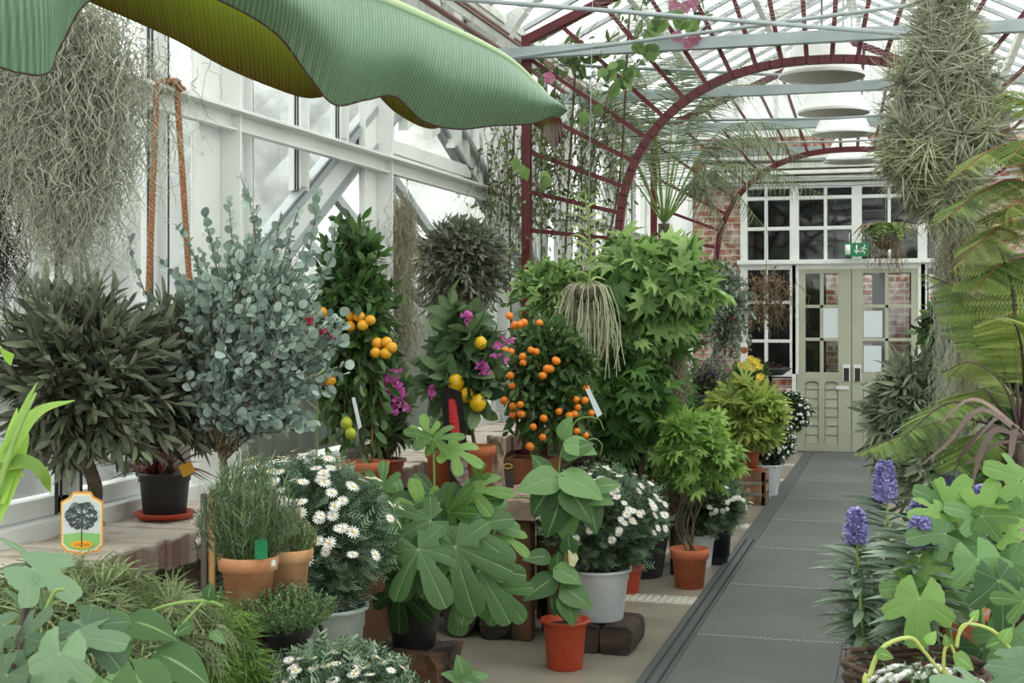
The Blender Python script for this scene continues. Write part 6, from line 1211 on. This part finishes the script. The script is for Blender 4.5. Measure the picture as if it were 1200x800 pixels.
# bromeliad with grey strap leaves by the upper fern
# bronze flax
b = at(1205, 560, 3.9); b[2] = 0; b[0] += .03; t = thing('bronze_flax', 'plant with long drooping bronze strap leaves at the right edge', 'plant', b); pot(t, b, .13, .24, BPL, style='nursery'); s0 = at(1203, 520, 3.9); stem(t, [b + (0, 0, .2), s0], .03, .025, BARK); m = MB()
for P, w_, dd in (([(1203, 515), (1150, 480), (1110, 520), (1075, 548)], .011, 0), ([(1203, 518), (1160, 500), (1130, 530), (1118, 545)], .012, .1), ([(1203, 515), (1165, 505), (1145, 545), (1136, 592)], .013, -.1), ([(1203, 515), (1190, 500), (1185, 530), (1182, 542)], .014, -.15), ([(1203, 510), (1150, 470), (1120, 478), (1085, 520)], .009, .15), ([(1203, 518), (1170, 520), (1130, 545), (1090, 560)], .008, .2), ([(1203, 590), (1190, 650), (1165, 710), (1120, 740)], .01, -.3), ([(1210, 600), (1180, 590), (1160, 590), (1145, 600)], .006, -.2), ([(1205, 610), (1180, 608), (1165, 606), (1150, 608)], .006, -.2), ([(1203, 520), (1230, 480), (1260, 500), (1280, 560)], .013, 0), ([(1215, 640), (1190, 650), (1175, 655), (1160, 662)], .008, -.4), ([(1203, 515), (1185, 495), (1168, 490), (1140, 520)], .011, -.2)):
    ribbon(m, [at(x, y, 3.9 + dd * i / 3) for i, (x, y) in enumerate(P)], w_ * .8, 16, r=rng.random(), tip=2.2)
m.build('foliage', L_PHM, t)
# blue flower spikes
b = at(1062, 900, 3.95); b[2] = 0; t = thing('potted_echium', 'plant with blue-violet flower spikes and narrow whorled leaves at the aisle edge', 'potted plant', b); pot(t, b, .15, .26, BPL, style='nursery')
for (px, py, hh, ww, D, bx_, by_) in ((1037, 588, 48, 12, 3.95, 1045, 720), (1003, 637, 40, 11.5, 3.75, 1012, 750), (1117, 580, 28, 9, 4.2, 1100, 700), (1079, 641, 34, 12, 3.15, 1075, 740), (1078, 612, 26, 10, 3.3, 1085, 720), (1152, 603, 34, 11, 3.5, 1140, 700)):
    p0 = at(px, py, D); H = S(hh, D); Wd = S(ww, D); bp_ = at(bx_, by_, D); stem(t, [b + (0, 0, .2), bp_ * .6 + b * .4 + (0, 0, .1), bp_, p0 + (0, 0, H * .9)], .007, .004, GSTM, 'stem'); m = MB(); n = 520; k = 0; z = rng.random(n); pr = Wd * (1 - z ** 2.2) ** .5 * (.75 + .25 * np.minimum(1, z * 6)); a = rng.random(n) * 6.28
    O = p0 + np.stack([np.cos(a) * pr * .8, np.sin(a) * pr * .8, z * H], 1); Dd = np.stack([np.cos(a), np.sin(a), np.full(n, .25)], 1) + rng.normal(size=(n, 3)) * .3; m.leaves(T_OVAL, O, Dd, rng.normal(size=(n, 3)) * .6 + UP, .016); m.lathe([(Wd * .6, 0), (Wd * .72, H * .3), (Wd * .55, H * .7), (.001, H * .97)], p0, 12); m.build('flower_spike', BLU, t)
    m = MB(); n = 85; f = rng.random(n); q0 = p0 + (bp_ - p0) * (f[:, None]); a = rng.random(n) * 6.28; Dd = np.stack([np.cos(a), np.sin(a), .35 - f * .5], 1); m.leaves(T_LANCE, q0, Dd, np.tile(UP, (n, 1)) + rng.normal(size=(n, 3)) * .2, rng.uniform(.08, .14, n), W=.75); m.build('foliage', L_ECH, t)
m = MB(); P = twigs(at(1045, 720, 3.9), (.15, .17, .2), 40, b + (0, 0, .3)); O, D_, N = along(P, 16, .35, 65, .5); m.leaves(T_LANCE, O, D_, N, .1, W=.7); m.build('lower_foliage', L_ECH, t)
# lobed-leaf plant bottom right
b = at(1120, 900, 3.35); b[2] = 0; b[0] += .05; t = thing('potted_fig', 'lime green young fig with broad lobed leaves at the lower right', 'potted plant', b); pot(t, b, .13, .24, BPL, style='nursery'); tb = b + (0, 0, .2)
for P in ([(1110, 720), (1113, 660), (1108, 590)], [(1150, 720), (1150, 660), (1148, 600)], [(1085, 740), (1080, 700), (1070, 660)], [(1190, 700), (1192, 640), (1200, 560)]): stem(t, [tb] + [at(x, y, 3.35) for x, y in P], .008, .004, GSTM, 'stem')
m = MB(); my = MB()
for px, py, D, l, an, yy in ((1145, 655, 3.2, .115, -75, 0), (1120, 650, 3.3, .1, -130, 0), (1170, 680, 3.15, .12, -80, 0), (1165, 690, 3.2, .1, -20, 0), (1085, 655, 3.25, .1, -120, 1), (1070, 700, 3.15, .12, -100, 1), (1065, 690, 3.2, .09, 170, 1), (1108, 590, 3.35, .09, 60, 1), (1105, 592, 3.35, .09, 140, 0), (1100, 600, 3.3, .08, 175, 1), (1148, 600, 3.3, .09, 70, 1), (1150, 605, 3.28, .09, 10, 1), (1145, 606, 3.3, .09, 150, 0), (1118, 600, 3.4, .08, -10, 1), (1108, 625, 3.25, .1, 175, 0), (1100, 640, 3.3, .08, 190, 0), (1150, 640, 3.3, .09, 170, 0), (1185, 660, 3.25, .09, 20, 0), (1195, 562, 3.3, .1, 150, 1), (1200, 705, 3.0, .08, 160, 1), (1180, 625, 3.3, .08, 0, 1), (1075, 665, 3.35, .08, -150, 0), (1130, 640, 3.4, .1, 60, 0), (1185, 740, 3.3, .12, -120, 0), (1110, 690, 3.45, .13, -130, 0), (1150, 760, 3.4, .12, -60, 0), (1170, 600, 3.45, .08, 30, 0), (1192, 600, 3.35, .08, 100, 0)):
    put(my if yy else m, T_FIG3 if l > .085 else T_FIG, px + (px < 1090) * 8, py, D - .12, l * .9, an, .35, face=(rng.normal() * .2, .6, .75))
m.build('foliage', L_FIG, t); my.build('young_foliage', L_FIY, t)
# wicker basket with white flowers and twisting vines
bz = at(1062, 815, 3.0); t = thing('wicker_basket', 'dark wicker basket rim with white flowers at the bottom right edge', 'basket', (bz[0], bz[1], bz[2] - .16)); m = MB()
for k in range(15):
    zz = bz[2] - .16 + k * .0165; R_ = .13 + .02 * k / 14; a = np.linspace(0, 2 * pi, 73); w_ = .006 * np.sin(a * 12 + (k % 2) * pi); m.tube(np.stack([bz[0] + .02 + (R_ + w_) * np.cos(a), bz[1] + (R_ + w_) * np.sin(a), np.full(73, zz) + .004 * np.sin(a * 5 + k)], 1), .0075, 5, cap=False)
m.build('wicker_weave', pbr('dark wicker', rgb((88, 66, 54)), .8, c2=rgb((56, 42, 36)), scale=40), t); m = MB(); m.lathe([(.001, 0), (.125, 0), (.135, .17), (.001, .18)], (bz[0] + .02, bz[1], bz[2] - .155), 20); m.build('soil', DIRT, t)
block('wooden_block', 'wooden block under the wicker basket', 'wooden block', (bz[0] + .02, bz[1], 0), .24, .24, bz[2] - .17, OLDW)
c = at(1085, 822, 2.85); b = c - (0, 0, .2); t = thing('candytuft', 'cluster of small white flowers in front of the wicker basket', 'flowering plant', (b[0], b[1], b[2])); pot(t, b, .1, .15, BPL, style='nursery'); bush(t, c, (.13, .1, .06), 90, 10, T_LANCE, .04, L_THG, zmin=-.2, src=b + (0, 0, .13)); flowers(t, MUM, c, (.135, .1, .075), 90, .014, zmin=-.1, bias=(0, -.3, .6))
block('wooden_block', 'wooden block under the white candytuft', 'wooden block', (b[0], b[1], 0), .2, .2, b[2], OLDW)
b = at(1080, 1000, 2.75); b[2] = 0; t = thing('vine_shoots', 'thick curling pale green vine shoots looping at the bottom right', 'climber', b); pot(t, b, .1, .2, TER)
for P, r_ in (([(1018, 830), (1020, 790), (1035, 758), (1066, 747), (1082, 762), (1102, 787)], .0065), ([(1108, 820), (1106, 790), (1107, 762), (1114, 756), (1121, 772)], .005), ([(1185, 762), (1165, 740), (1140, 731), (1126, 735), (1121, 758)], .0045), ([(1121, 758), (1125, 740), (1136, 729), (1142, 722)], .004)):
    stem(t, ([b + (0, 0, .17)] if P[0][1] > 800 else []) + [at(x, y, 2.72) for x, y in P], r_, r_ * .5, pbr('fuzzy pale vine', rgb((166, 178, 96)), .6) if 'fuzzy pale vine' not in bpy.data.materials else bpy.data.materials['fuzzy pale vine'], 'stem', 24)
stem(t, [at(1185, 762, 2.72), at(1200, 800, 2.7), b + (.05, 0, .17)], .005, .006, GSTM, 'stem'); m = MB()
for a in ((1030, 765, 2.7, .03, -10), (1122, 770, 2.7, .04, -30), (1140, 724, 2.72, .02, 60), (1172, 752, 2.7, .03, 190), (1175, 750, 2.7, .03, 60), (1110, 755, 2.7, .02, 100), (1088, 752, 2.7, .025, 60)): put(m, T_HEARTS, *a, face=(0, .6, .8))
m.build('foliage', L_FIY, t); m = MB()
for a in ((1160, 820, 2.5, .11, 150), (1205, 790, 2.5, .1, 200), (1195, 770, 2.6, .06, 200)): put(m, T_FIG3, *a, face=(0, .8, .5))
m.build('large_foliage', L_GRY, t)
q = at(1128, 720, 3.8); b = np.array((q[0], q[1], q[2] - .12)); t = thing('plant_pot', 'terracotta pot half hidden behind the lime green fig', 'pot', b); pot(t, b, .07, .14, TER); block('wooden_block', 'wooden block carrying the half hidden terracotta pot', 'wooden block', (b[0], b[1], 0), .16, .16, b[2], OLDW)
